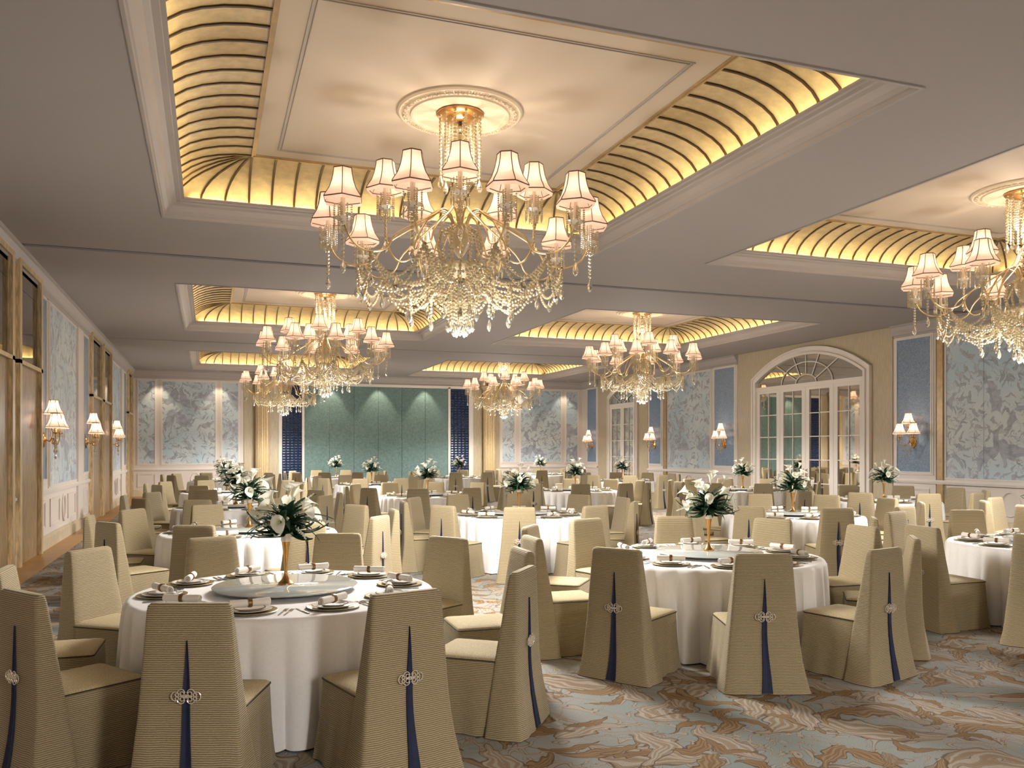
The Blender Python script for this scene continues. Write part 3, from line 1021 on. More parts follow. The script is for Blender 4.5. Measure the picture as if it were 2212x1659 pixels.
# ---- one chandelier: everything hangs from its canopy; local origin at the canopy, z down
def make_chandelier():
    Z0 = H + TOPZ - 0.03           # canopy height
    root = empty('chandelier', (0, 0, Z0))
    def L(z):
        return z - Z0
    MB().lathe([(0.0, 0.0), (0.25, 0.0), (0.25, -0.012), (0.23, -0.03), (0.15, -0.04), (0.12, -0.07), (0.05, -0.085), (0.0, -0.09)], 28).build('canopy', 'brass', root, 35)
    MB().lathe([(0.02, -0.08), (0.02, L(4.0))], 10).build('rod', 'rim', root, 60)
    m = MB()
    z = -0.12
    for r0 in (0.05, 0.035, 0.06, 0.04, 0.035, 0.03, 0.03, 0.03, 0.045, 0.06, 0.05, 0.035, 0.06, 0.08):
        m.lathe([(0.02, z), (r0, z - 0.022), (r0, z - 0.05), (0.02, z - 0.075)], 10)
        z -= 0.086
    m.build('glass_column', 'crystal', root, 30)
    hz = L(3.98)
    MB().lathe([(0.02, hz + 0.16), (0.09, hz + 0.12), (0.13, hz + 0.02), (0.1, hz - 0.08), (0.05, hz - 0.16), (0.02, hz - 0.2)], 16).build('hub', 'crystal', root, 40)
    MB().lathe([(0.05, hz - 0.42), (0.16, hz - 0.38), (0.22, hz - 0.3), (0.2, hz - 0.27), (0.05, hz - 0.3)], 16).build('hub_bowl', 'crystal', root, 40)
    # canopy curtain of beads
    cur = beads(MB(), [(0.215, 0, -0.03), (0.215, 0, -0.66)], 0.0185).mesh('crystal_strand', 'crystal')
    inn = beads(MB(), [(0.13, 0, -0.06), (0.13, 0, -0.48)], 0.015).mesh('crystal_strand', 'crystal')
    for j in range(12):
        a = 2 * pi * j / 12
        o = put('crystal_strand', cur, root, Matrix.Rotation(a, 4, 'Z'))
        if j % 2 == 0:
            put('crystal_pendant', PENDANT, o, Matrix.Translation((0.215, 0, -0.67)))
        if j % 2:
            put('crystal_strand', inn, root, Matrix.Rotation(a, 4, 'Z'))
    # arms
    def arm_mesh(r, zt):
        pts = [(0.06, 0.0, hz + 0.1), (0.12, 0, hz + 0.24), (0.22, 0, hz + 0.28), (0.34, 0, hz + 0.2), (0.5 * r + 0.08, 0, hz - 0.06), (0.66 * r, 0, hz - 0.24), (0.82 * r, 0, hz - 0.29), (0.94 * r, 0, hz - 0.2), (r - 0.005, 0, hz - 0.04), (r, 0, L(zt) - 0.22)]
        P = [Vector(p) for p in pts]
        path = []
        for i in range(len(P) - 1):
            p0, p1, p2, p3 = P[max(i - 1, 0)], P[i], P[i + 1], P[min(i + 2, len(P) - 1)]
            for k in range(4):
                t = k / 4
                path.append(0.5 * ((2 * p1) + (p2 - p0) * t + (2 * p0 - 5 * p1 + 4 * p2 - p3) * t * t + (3 * p1 - p0 - 3 * p2 + p3) * t ** 3))
        path.append(P[-1])
        return MB().tube(path, 0.0105, 6).mesh('arm', 'arm_gold', 60)
    def cup_mesh(r, zt):
        z0 = L(zt) - 0.24
        m = MB().lathe([(0.0, z0), (0.02, z0), (0.03, z0 + 0.03), (0.085, z0 + 0.06), (0.09, z0 + 0.065), (0.03, z0 + 0.07), (0.024, z0 + 0.09), (0.024, z0 + 0.26), (0.0, z0 + 0.26)], 10, Matrix.Translation((r, 0, 0)))
        return m.mesh('candle_cup', 'silver', 35)
    def fringe_mesh(r, zt):
        z0 = L(zt) - 0.06
        m = MB()
        for j in range(8):
            a = 2 * pi * j / 8
            x, y = r + 0.088 * cos(a), 0.088 * sin(a)
            beads(m, [(x, y, z0), (x, y, z0 - 0.17)], 0.0095, 1.08)
            m.lathe([(0.0, 0.0), (0.009, -0.015), (0.006, -0.06), (0.0, -0.085)], 5, Matrix.Translation((x, y, z0 - 0.17)))
            if j % 2:
                beads(m, [(r + 0.045 * cos(a), 0.045 * sin(a), z0 + 0.02), (r + 0.045 * cos(a), 0.045 * sin(a), z0 - 0.25)], 0.0095, 1.08)
        return m.mesh('crystal_fringe', 'crystal')
    tiers = ((10, 1.38, 4.14, 18.0, 0.30), (5, 0.80, 4.41, 0.0, 0.24))
    front = -106.2
    tips = []
    for n_, r, zt, ph, dl in tiers:
        am, cm, fm = arm_mesh(r, zt), cup_mesh(r, zt), fringe_mesh(r, zt)
        dm = beads(MB(), [(r, 0, L(zt) - 0.27), (r, 0, L(zt) - 0.27 - dl)], 0.0185).mesh('crystal_drop', 'crystal')
        for j in range(n_):
            a = radians(front + ph + 360.0 * j / n_)
            ao = put('arm', am, root, Matrix.Rotation(a, 4, 'Z'))
            tips.append((a, r, zt))
            put('candle_cup', cm, ao)
            s_ = put('lamp_shade', SHADE, ao, Matrix.Translation((r, 0, L(zt))) @ Matrix.Rotation(0.26 * j, 4, 'Z'))
            put('shade_braid', BRAID, ao, Matrix.Translation((r, 0, L(zt))) @ Matrix.Rotation(0.26 * j, 4, 'Z'))
            put('bulb', BULBM, ao, Matrix.Translation((r, 0, L(zt) + 0.11)))
            put('crystal_fringe', fm, ao)['kind'] = 'stuff'
            put('crystal_drop', dm, ao)
            put('crystal_pendant', PENDANT, ao, Matrix.Translation((r, 0, L(zt) - 0.27 - dl)))
    # swags between outer arms, and from arms to the hub bowl
    da = radians(36)
    R1 = 1.08
    zA = hz - 0.3
    sw1 = beads(MB(), sag((R1, 0, zA), (R1 * cos(da), R1 * sin(da), zA), 0.26), 0.0185).mesh('crystal_swag', 'crystal')
    sw1b = beads(MB(), sag((R1, 0, zA), (R1 * cos(da), R1 * sin(da), zA), 0.36), 0.0185).mesh('crystal_swag', 'crystal')
    sw2 = beads(MB(), sag((R1, 0, zA), (0.24, 0, hz - 0.3), 0.24), 0.0185).mesh('crystal_swag', 'crystal')
    sw3 = beads(MB(), sag((R1, 0, zA - 0.03), (0.55 * cos(da / 2), 0.55 * sin(da / 2), hz - 0.52), 0.14), 0.0185).mesh('crystal_swag', 'crystal')
    sw4 = beads(MB(), sag((0.55, 0, hz - 0.52), (0.55 * cos(da), 0.55 * sin(da), hz - 0.52), 0.16), 0.0185).mesh('crystal_swag', 'crystal')
    sw5 = beads(MB(), sag((R1 * 0.98, 0, zA), (0.2, 0, hz - 0.36), 0.36), 0.0185).mesh('crystal_swag', 'crystal')
    sw6 = beads(MB(), sag((0.55, 0, hz - 0.52), (0.2, 0, hz - 0.34), 0.06), 0.0185).mesh('crystal_swag', 'crystal')
    drop1 = beads(MB(), [(R1, 0, zA - 0.02), (R1, 0, zA - 0.2)], 0.0185).mesh('crystal_drop', 'crystal')
    drop2 = beads(MB(), [(0.55, 0, hz - 0.55), (0.55, 0, hz - 0.78)], 0.0185).mesh('crystal_drop', 'crystal')
    for j in range(10):
        a = radians(front + 18 + 36 * j)
        M = Matrix.Rotation(a, 4, 'Z')
        for mm in (sw1, sw1b, sw2, sw3, sw5):
            put('crystal_swag', mm, root, M)
        M2 = Matrix.Rotation(a + da / 2, 4, 'Z')
        put('crystal_swag', sw4, root, M2)
        put('crystal_swag', sw6, root, M2)
        put('crystal_drop', drop1, root, M)
        put('crystal_pendant', PENDANT, root, M @ Matrix.Translation((R1, 0, zA - 0.2)))
        put('crystal_drop', drop2, root, M2)
        put('crystal_pendant', PENDANT, root, M2 @ Matrix.Translation((0.55, 0, hz - 0.78)))
        put('crystal_pendant', PENDANT, root, M2 @ Matrix.Translation((R1 * 0.955, 0, zA - 0.28)))
    for n_, r, z0, z1 in ((12, 0.2, -0.3, -0.72), (8, 0.13, -0.3, -0.85), (5, 0.07, -0.25, -0.9)):
        dm = beads(MB(), [(r, 0, hz + z0), (r, 0, hz + z1)], 0.0185).mesh('crystal_drop', 'crystal')
        for j in range(n_):
            a = 2 * pi * j / n_ + r * 9
            o = put('crystal_drop', dm, root, Matrix.Rotation(a, 4, 'Z'))
            if n_ < 12 or j % 3 == 0:
                put('crystal_pendant', PENDANT, o, Matrix.Translation((r, 0, hz + z1)))
    # crest of drops round the hub
    cr = beads(MB(), [(0.1, 0, hz + 0.12), (0.2, 0, hz + 0.06), (0.24, 0, hz - 0.1), (0.2, 0, hz - 0.28)], 0.018).mesh('crystal_swag', 'crystal')
    for j in range(14):
        put('crystal_swag', cr, root, Matrix.Rotation(2 * pi * j / 14, 4, 'Z'))
    return root, tips, Z0

chand, TIPS, CZ0 = make_chandelier()
index_kids(chand)
first = True
for r, c, cx, cy in CENTRES:
    side = 'left' if c == 0 else 'right'
    if first and r == 0 and c == 0:
        o = chand
        first = False
    else:
        o = copy_tree(chand)
    o.location = (cx, cy, CZ0)
    lab = ('unseen tiered crystal chandelier added behind the viewpoint for light, %s side' % side) if r < 0 else 'tiered crystal chandelier with silk shades, %s row from the front, %s side' % (ORD[r], side)
    if r == 0 and c == 0:
        lab = 'large tiered crystal chandelier with silk shades, nearest the viewpoint'
    if r == 0 and c == 1:
        lab = 'tiered crystal chandelier with silk shades cut off by the right picture edge'
    tag(o, lab, 'chandelier', 'crystal chandeliers')
    kk = 0.9 if r < 0 else 1.0  # unseen pair behind the viewpoint, added to light the front chairs
    # added fill lights hanging free below the crystals, not lamps of the chandelier
    point_light('chandelier_fill', (0, 0, 2.70 - CZ0), P_ROOM * kk, WHITE, 0.25, o)
    sl = bpy.data.lights.new('chandelier_down_fill', 'SPOT')
    sl.energy, sl.color, sl.shadow_soft_size, sl.spot_size, sl.spot_blend = P_DOWN * kk, WHITE, 0.5, radians(170), 0.3
    so = bpy.data.objects.new('chandelier_down_fill', sl)
    so.location = (0, 0, 2.85 - CZ0)
    COL.objects.link(so)
    so.parent = o
    point_light('chandelier_fill', (0, 0, 4.74 - CZ0), P_UP, (1.0, 0.82, 0.62), 0.12, o)  # extra light above the hub, added for the glow round the ceiling rose
    for a, rr, zt in TIPS:
        point_light('bulb_lamp', (rr * cos(a), rr * sin(a), zt - CZ0 + 0.13), P_BULB, WARM, 0.05, o)

# ================================================================== SCONCES
def make_sconce():
    """local: wall behind at x=0, sticks out along +x"""
    root = empty('wall_sconce')
    MB().lathe([(0.0, 0.045), (0.03, 0.045), (0.05, 0.03), (0.075, 0.022), (0.085, 0.0)], 18, Matrix.Rotation(pi / 2, 4, 'Y'), sx=1.7).build('back_plate', 'gold', root, 40)
    spots = ((0.16, 0.0, 0.46), (0.22, -0.21, 0.22), (0.22, 0.21, 0.22))
    m = MB()
    MB().tube([(0.03, 0, 0.0), (0.1, 0, -0.03), (0.14, 0, 0.03)], 0.014, 6).build('stem', 'gold', root, 60)
    fr = MB()
    for k in range(6):
        a = 2 * pi * k / 6
        beads(fr, [(0.075 * cos(a), 0.075 * sin(a), -0.05), (0.075 * cos(a), 0.075 * sin(a), -0.17)], 0.009, 1.1)
    frm = fr.mesh('crystal_fringe', 'crystal')
    for x, y, z in spots:
        am = MB()
        if y:
            am.tube([(0.12, 0, 0.0), (0.15, y * 0.35, -0.07), (0.2, y * 0.8, -0.08), (x, y, 0.0), (x, y, z - 0.12)], 0.009, 6)
            am.tube([(0.15, y * 0.35, -0.07), (0.17, y * 0.5, 0.02), (0.19, y * 0.75, 0.03), (0.19, y * 0.7, -0.02)], 0.006, 5)
        else:
            am.tube([(0.12, 0, 0.0), (0.15, 0.02, 0.1), (0.13, -0.02, 0.2), (x, 0, 0.3), (x, 0, z - 0.1)], 0.009, 6)
            am.tube([(0.15, 0.0, 0.12), (0.2, 0.05, 0.16), (0.18, 0.05, 0.22)], 0.006, 5)
        ao = am.build('arm', 'gold', root, 60)
        MB().lathe([(0.0, -0.13), (0.03, -0.12), (0.06, -0.1), (0.02, -0.095), (0.018, 0.03), (0.0, 0.03)], 8, Matrix.Translation((x, y, z))).build('candle_cup', 'gold', ao, 40)
        T = Matrix.Translation((x, y, z))
        put('lamp_shade', SHADE_S, ao, T)
        put('shade_braid', BRAID_S, ao, T)
        put('crystal_fringe', frm, ao, T)['kind'] = 'stuff'
    cr = MB()
    for y0, y1, z0, dr in ((-0.2, 0.2, -0.02, 0.16), (-0.2, 0.0, -0.02, 0.12), (0.0, 0.2, -0.02, 0.12), (-0.12, 0.12, -0.06, 0.24)):
        beads(cr, sag((0.2, y0, z0), (0.18, y1, z0), dr), 0.009, 1.1)
    cr.build('crystal_swag', 'crystal', root)['kind'] = 'stuff'
    for y, z in ((0.0, -0.26), (-0.1, -0.15), (0.1, -0.15)):
        put('crystal_pendant', PENDANT, root, Matrix.Translation((0.19, y, z)) @ Matrix.Diagonal((0.6, 0.6, 0.6, 1)))
    return root
sc = make_sconce()
index_kids(sc)
SC = [(0, 16.55, 'left wall, beside the nearest floral panel'), (0, 22.0, 'left wall, second from the viewpoint'), (0, 27.42, 'left wall, third from the viewpoint'),
      (1, 15.63, 'blue panel right of the wide arched door'), (1, 23.4, 'blue panel left of the wide arched door'), (1, 27.95, 'blue panel right of the narrow arched door'), (1, 33.45, 'blue panel left of the narrow arched door')]
for i, (sd, y, txt) in enumerate(SC):
    o = sc if i == 0 else copy_tree(sc)
    o.location = (XL + 0.02, y, 1.93) if sd == 0 else (XR - 0.045, y, 1.93)
    o.rotation_euler = (0, 0, 0 if sd == 0 else pi)
    tag(o, 'gold three-shade crystal sconce on the ' + txt, 'sconce', 'wall sconces')
    for lx, ly, lz in ((0.16, 0.0, 0.56), (0.22, -0.21, 0.32), (0.22, 0.21, 0.32)):
        point_light('sconce_lamp', (lx, ly, lz), P_SCONCE, WARM, 0.03, o)

# ================================================================== DOWNLIGHTS by the far wall
dl = MB().lathe([(0.055, -0.004), (0.075, -0.004), (0.08, 0.0)], 18).mesh('downlight', 'white', 40)
for i, (x, txt) in enumerate(((-1.77, 'left of the widest left floral panel'), (0.38, 'right of the widest left floral panel'), (4.6, 'left third of the green stage wall'), (6.56, 'middle of the green stage wall'), (8.5, 'right third of the green stage wall'), (12.66, 'left of the widest right floral panel'), (14.83, 'right of the widest right floral panel'))):
    o = put('downlight', dl)
    o.location = (x, YB - 0.5, H - 0.002)
    tag(o, 'small recessed downlight above the ' + txt, 'downlight', 'far wall downlights')
    l = bpy.data.lights.new('downlight_lamp', 'SPOT')
    l.energy = P_SPOT * (1.6 if 4 < x < 9 else 1.0)
    l.color = (1.0, 0.82, 0.6)
    l.spot_size = radians(64)
    l.spot_blend = 0.5
    l.shadow_soft_size = 0.04
    lo = bpy.data.objects.new('downlight_lamp', l)
    COL.objects.link(lo)
    lo.parent = o
    lo.location = (0, 0, -0.02)
    lo.rotation_euler = (radians(9), 0, 0)

# ================================================================== TABLES
TABLES = [  # column, x, y, detail
    ('left-wall', 0.51, 6.10, 2), ('left-wall', 0.47, 10.7, 1), ('left-wall', 0.45, 15.3, 0), ('left-wall', 0.42, 20.7, 0), ('left-wall', 0.42, 28.1, 0),
    ('centre-left', 4.38, 6.80, 2), ('centre-left', 4.45, 12.1, 1), ('centre-left', 4.45, 17.8, 0), ('centre-left', 4.35, 23.9, 0), ('centre-left', 4.25, 30.3, 0),
    ('centre-right', 8.38, 6.45, 2), ('centre-right', 8.30, 10.6, 1), ('centre-right', 8.37, 18.8, 0), ('centre-right', 8.35, 28.8, 0),
    ('right-wall', 12.25, 8.4, 0), ('right-wall', 12.3, 13.0, 0), ('right-wall', 12.3, 17.6, 0), ('right-wall', 12.3, 24.0, 0), ('right-wall', 12.3, 31.0, 0)]
TT, TR = 0.77, 1.02
PHASE, RING = 34.0, 1.77
def cloth_mesh(seed, nf):
    rnd = random.Random(seed)
    n = nf * 8
    ph = [rnd.uniform(-0.35, 0.35) for _ in range(nf + 1)]
    am = [rnd.uniform(0.6, 1.25) for _ in range(nf)]
    rings = []
    def rad(j, t):
        a = j / n * nf
        k = int(a) % nf
        u = a - int(a)
        w_ = abs(sin(pi * u))
        return TR + 0.006 + t ** 0.55 * (0.03 + 0.075 * am[k] * (w_ - 0.55))
    rings.append([(0.02 * cos(2 * pi * j / n), 0.02 * sin(2 * pi * j / n), TT) for j in range(n)])
    for r in (0.5, TR - 0.03):
        rings.append([(r * cos(2 * pi * j / n), r * sin(2 * pi * j / n), TT) for j in range(n)])
    rings.append([((TR - 0.005) * cos(2 * pi * j / n), (TR - 0.005) * sin(2 * pi * j / n), TT - 0.006) for j in range(n)])
    for t in (0.04, 0.12, 0.25, 0.45, 0.7, 1.0):
        ring = []
        for j in range(n):
            r = rad(j, t)
            a = 2 * pi * (j + 2.0 * sin(j * 0.7 + seed) * t * 0.35) / n
            ring.append((r * cos(a), r * sin(a), (TT - 0.006) * (1 - t) + 0.012 * t))
        rings.append(ring)
    return MB().loft(rings, True, True).mesh('tablecloth', 'cloth', 70)
CLOTHS = [cloth_mesh(s_, 34) for s_ in (1, 2, 3)]

# ---- lazy susan
SUS = MB().lathe([(0.0, 0.045), (0.485, 0.045), (0.492, 0.039), (0.485, 0.031), (0.0, 0.031)], 72).mesh('glass_disc', 'susan', 50)
SUSB = MB().lathe([(0.0, 0.0), (0.16, 0.0), (0.16, 0.02), (0.14, 0.031), (0.0, 0.031)], 24).mesh('turntable_base', 'steel', 40)

# ---- chair
def make_chair():
    root = empty('banquet_chair')
    lv = [(0.004, 0.315, -0.365, -0.11), (0.1, 0.298, -0.345, -0.12), (0.22, 0.278, -0.325, -0.13), (0.34, 0.262, -0.312, -0.145), (0.44, 0.25, -0.306, -0.155),
          (0.55, 0.24, -0.305, -0.17), (0.7, 0.228, -0.304, -0.195), (0.85, 0.216, -0.302, -0.215), (0.96, 0.208, -0.30, -0.232), (0.985, 0.203, -0.296, -0.238), (0.997, 0.19, -0.286, -0.248)]
    rings = []
    for z, w_, y0, y1 in lv:
        ring = []
        for k, (x, y) in enumerate(rounded(w_, w_, y0, y1, 0.018, 3, 8)):
            f = max(0.0, 1 - z / 0.45)
            dx = 0.010 * f * sin(x * 41 + 0.6) + 0.006 * f * sin(x * 23 + y * 30)
            ring.append((x + dx * (1 if abs(x) > w_ - 0.03 else 0.2), y + dx * (1 if y < -0.2 else 0), z))
        rings.append(ring)
    MB().loft(rings, True, True, True).build('backrest', 'fabric', root, 50)
    lv = [(0.004, 0.275, 0.33), (0.1, 0.266, 0.318), (0.22, 0.256, 0.306), (0.34, 0.248, 0.298), (0.43, 0.242, 0.292), (0.455, 0.24, 0.29)]
    rings = []
    for z, w_, y1 in lv:
        ring = []
        for (x, y) in rounded(w_, w_, -0.18, y1, 0.03, 4, 10):
            f = max(0.0, 1 - z / 0.46)
            d = 0.012 * f * sin(y * 34 + (2 if x > 0 else 0)) + 0.009 * f * sin(x * 36 + 1)
            ring.append((x + (d if abs(x) > w_ - 0.02 else 0), y + (d if y > y1 - 0.02 else 0), z))
        rings.append(ring)
    MB().loft(rings, True, True, False).build('seat_skirt', 'fabric', root, 50)
    rings = []
    for z, i in ((0.452, 0.0), (0.462, 0.0), (0.472, 0.012), (0.480, 0.06), (0.484, 0.14)):
        rings.append([(x, y, z) for x, y in rounded(0.24 - i, 0.24 - i, -0.2 + i * 0.3, 0.29 - i, 0.03, 4, 10)])
    MB().loft(rings, True, False, True).build('seat', 'seatcloth', root, 60)
    rr = rounded(0.242, 0.242, -0.2, 0.292, 0.03, 4, 4)
    path = [(x, y, 0.456) for x, y in rr if y > -0.165]
    # order so that the run goes round the front
    path = sorted(path, key=lambda p: atan2(p[0], p[1] + 0.2))
    path = [(-0.243, -0.165, 0.456)] + path + [(0.243, -0.165, 0.456)]
    MB().tube(path, 0.0045, 5).build('piping', 'piping', root, 60)
    # pleat opening with the navy lining
    def rear(z):
        tb = [(0.0, -0.367), (0.1, -0.347), (0.22, -0.327), (0.34, -0.3135), (0.44, -0.3075), (0.55, -0.3065), (0.7, -0.3055), (0.85, -0.3035), (1.0, -0.30)]
        for (z0, y0), (z1, y1) in zip(tb, tb[1:]):
            if z <= z1:
                return y0 + (y1 - y0) * (z - z0) / (z1 - z0)
        return -0.3
    rings = []
    for i in range(17):
        z = 0.012 + (0.82 - 0.012) * i / 16
        hw = 0.001 + 0.016 * min(1, (0.82 - z) / 0.27) + max(0, 0.55 - z) ** 2 * 0.075
        cxp = 0.007 * sin(z * 9 + 0.4) * (0.84 - z)
        y = rear(z) - 0.008
        rings.append([(cxp - hw, y + 0.012, z), (cxp - hw, y, z), (cxp - hw * 0.15, y + 0.006, z), (cxp + hw * 0.15, y + 0.006, z), (cxp + hw, y, z), (cxp + hw, y + 0.012, z)])
    MB().loft(rings, True, True, True).build('pleat', 'navy_cloth', root)
    # filigree clasp
    m = MB()
    zc, yc = 0.55, rear(0.55) - 0.014
    def ringp(x, z, r, a0=0.0, a1=2 * pi, n=12, el=1.0):
        closed = abs(a1 - a0 - 2 * pi) < 1e-6
        pts = [(x + r * cos(a0 + (a1 - a0) * i / (n if closed else n - 1)), yc, z + r * el * sin(a0 + (a1 - a0) * i / (n if closed else n - 1))) for i in range(n)]
        m.tube(pts, 0.0028, 5, closed=closed)
    for s_ in (-1, 1):
        ringp(s_ * 0.019, zc + 0.013, 0.010)
        ringp(s_ * 0.019, zc - 0.013, 0.010)
        ringp(s_ * 0.044, zc + 0.0085, 0.0085)
        ringp(s_ * 0.044, zc - 0.0105, 0.0085)
        ringp(s_ * 0.024, zc + 0.014, 0.019, 0.2 if s_ > 0 else 0.1, pi + (0.1 if s_ < 0 else -0.1), 10, 1.1)
        ringp(s_ * 0.024, zc - 0.014, 0.019, pi + 0.1, 2 * pi - 0.1, 10, 1.1)
        ringp(s_ * 0.05, zc, 0.0225, -1.7 if s_ > 0 else pi - 1.7, 1.7 if s_ > 0 else pi + 1.7, 12)
        m.tube([(s_ * 0.006, yc, zc), (s_ * 0.034, yc, zc)], 0.0023, 4)
    ringp(0, zc, 0.008)
    m.lathe([(0, -0.005), (0.004, -0.003), (0.005, 0), (0.004, 0.003), (0, 0.005)], 8, Matrix.Translation((0, yc - 0.002, zc)))
    m.build('clasp', 'silver', root, 60)
    return root
chair = make_chair()
index_kids(chair)

# ---- table ware
PL_CH = MB().lathe([(0.0, 0.004), (0.10, 0.004), (0.125, 0.010), (0.162, 0.014), (0.166, 0.011), (0.12, 0.0), (0.0, 0.0)], 32).mesh('charger_plate', 'charger', 40)
PL_DN = MB().lathe([(0.0, 0.007), (0.085, 0.007), (0.128, 0.018), (0.130, 0.015), (0.09, 0.0), (0.0, 0.0)], 32).mesh('dinner_plate', 'porcelain', 40)
PL_SM = MB().lathe([(0.0, 0.006), (0.06, 0.006), (0.09, 0.014), (0.092, 0.011), (0.06, 0.0), (0.0, 0.0)], 28).mesh('side_plate', 'porcelain', 40)
PL_SR = MB().tube([(0.091 * cos(2 * pi * j / 28), 0.091 * sin(2 * pi * j / 28), 0.0135) for j in range(28)], 0.0025, 4, closed=True).mesh('plate_rim', 'rim', 60)
def napkin_mesh():
    m = MB()
    n = 14
    rings = []
    for x in (-0.12, -0.118, 0.0, 0.118, 0.12):
        k = 0.82 if abs(x) > 0.119 else (0.9 if x == 0 else 1)
        rings.append([(x, 0.024 * k * cos(2 * pi * j / n), 0.024 * k * sin(2 * pi * j / n)) for j in range(n)])
    m.loft(rings, True, False, False)
    for x in (-0.12, 0.12):
        sp = []
        for i in range(22):
            a = 0.75 * i
            r = 0.0205 * (1 - i / 24)
            sp.append((x, r * cos(a), r * sin(a)))
        m.tube(sp, 0.0022, 4)
    return m.mesh('napkin', 'napkin', 50)
NAP = napkin_mesh()
RINGM = MB().loft([[(x, r * cos(2 * pi * j / 14), r * sin(2 * pi * j / 14)) for j in range(14)] for x, r in ((-0.011, 0.023), (-0.012, 0.027), (0.0, 0.029), (0.012, 0.027), (0.011, 0.023))], True).mesh('napkin_ring', 'ring', 50)
def fork_mesh():
    m = MB()
    m.loft([[(-0.004, y, z), (0.004, y, z), (0.004, y, z + 0.003), (-0.004, y, z + 0.003)] for y, z in ((-0.1, 0.0), (0.02, 0.002), (0.04, 0.004))], True, True, True)
    m.box(-0.011, 0.011, 0.038, 0.058, 0.001, 0.004)
    for k in range(4):
        x = -0.009 + k * 0.006
        m.box(x - 0.0015, x + 0.0015, 0.058, 0.1, 0.001, 0.004)
    return m.mesh('fork', 'steel')
def knife_mesh():
    m = MB()
    m.box(-0.006, 0.006, -0.1, -0.01, 0, 0.006)
    m.add([(-0.007, -0.01, 0), (0.006, -0.01, 0), (0.006, 0.07, 0), (-0.002, 0.1, 0), (-0.007, 0.085, 0), (-0.007, -0.01, 0.003), (0.006, -0.01, 0.003), (0.006, 0.07, 0.003), (-0.002, 0.1, 0.003), (-0.007, 0.085, 0.003)],
          [(4, 3, 2, 1, 0), (5, 6, 7, 8, 9), (0, 1, 6, 5), (1, 2, 7, 6), (2, 3, 8, 7), (3, 4, 9, 8), (4, 0, 5, 9)])
    return m.mesh('knife', 'steel')
FORK, KNIFE = fork_mesh(), knife_mesh()

# ---- flowers
VASE_T = MB().lathe([(0.012, 0.075), (0.013, 0.14), (0.017, 0.2), (0.024, 0.26), (0.030, 0.30)], 16).mesh('trumpet', 'gold', 60)
VASE_F = MB().lathe([(0.0, 0.0), (0.052, 0.0), (0.053, 0.008), (0.046, 0.014), (0.03, 0.03), (0.017, 0.055), (0.012, 0.078), (0.0, 0.08)], 20).mesh('vase_foot', 'brass', 45)
VASE_C = MB().lathe([(0.029, 0.295), (0.034, 0.305), (0.033, 0.32), (0.04, 0.352), (0.037, 0.352), (0.03, 0.325)], 16).mesh('vase_collar', 'silver', 45)
def lily_mesh():
    m = MB()
    nu, prof = 12, [(0.006, 0.0), (0.011, 0.03), (0.018, 0.06), (0.03, 0.085), (0.048, 0.105), (0.058, 0.11)]
    rings = []
    for i, (r, z) in enumerate(prof):
        t = i / (len(prof) - 1)
        ring = []
        for j in range(nu):
            a = 2 * pi * j / nu
            k = 1 + 0.55 * t * t * max(0, cos(a)) ** 3
            ring.append((r * k * cos(a), r * 0.95 * sin(a), z + t * t * (0.045 * cos(a) ** 3 if cos(a) > 0 else 0.01 * cos(a)) - 0.02 * t ** 4 * max(0, cos(a)) ** 6))
        rings.append(ring)
    return m.loft(rings).mesh('lily', 'lily', 80)
LILY = lily_mesh()
SPADIX = MB().lathe([(0.0, 0.03), (0.005, 0.035), (0.0055, 0.085), (0.0, 0.1)], 6).mesh('spadix', 'spadix', 60)
def leaf_mesh(L=0.24, W=0.026, droop=0.09):
    vs, fs = [], []
    n = 7
    for i in range(n + 1):
        t = i / n
        w_ = W * sin(pi * min(1, t * 0.94 + 0.06)) ** 0.8 * (1 - 0.3 * t)
        z = L * (t - 0.0) * (1 - 0.25 * t)
        x = droop * t * t
        vs += [(x - 0.006, -w_, z), (x + 0.004, 0, z), (x - 0.006, w_, z)]
    for i in range(n):
        a = 3 * i
        fs += [(a, a + 1, a + 4, a + 3), (a + 1, a + 2, a + 5, a + 4)]
    return MB().add(vs, fs)
LEAFM = [leaf_mesh(0.23, 0.033, 0.07).mesh('leaf', 'leafgreen', 60), leaf_mesh(0.27, 0.022, 0.15).mesh('leaf', 'leafgreen', 60), leaf_mesh(0.19, 0.036, 0.05).mesh('leaf', 'leafgreen', 60)]
def sprig_mesh():
    m = MB()
    path = [(0.10 * (i / 10) ** 2, 0, 0.28 * i / 10) for i in range(11)]
    rnd = random.Random(3)
    for i in range(34):
        t = 0.35 + 0.65 * i / 34
        c = Vector((0.10 * t * t, 0, 0.28 * t))
        a = i * 2.4
        rr = 0.014 * (1.2 - t)
        c += Vector((rr * cos(a), rr * sin(a), 0))
        m.add([(c.x + 0.0055 * x, c.y + 0.0055 * y, c.z + 0.0055 * z) for x, y, z in ICO_V], ICO_F)
    m.tube(path, 0.002, 4)
    return m.mesh('sprig', 'sprig')
SPRIG = sprig_mesh()
def aim(d, roll):
    z = Vector(d).normalized()
    out = Vector((z.x, z.y, 0))
    x = out - z * out.dot(z) if out.length > 0.05 else Vector((1, 0, 0))
    if x.length < 1e-3:
        x = Vector((1, 0, 0))
    x.normalize()
    x = x - z * x.dot(z)
    x.normalize()
    y = z.cross(x)
    return Matrix((x, y, z)).transposed().to_4x4() @ Matrix.Rotation(roll, 4, 'Z')
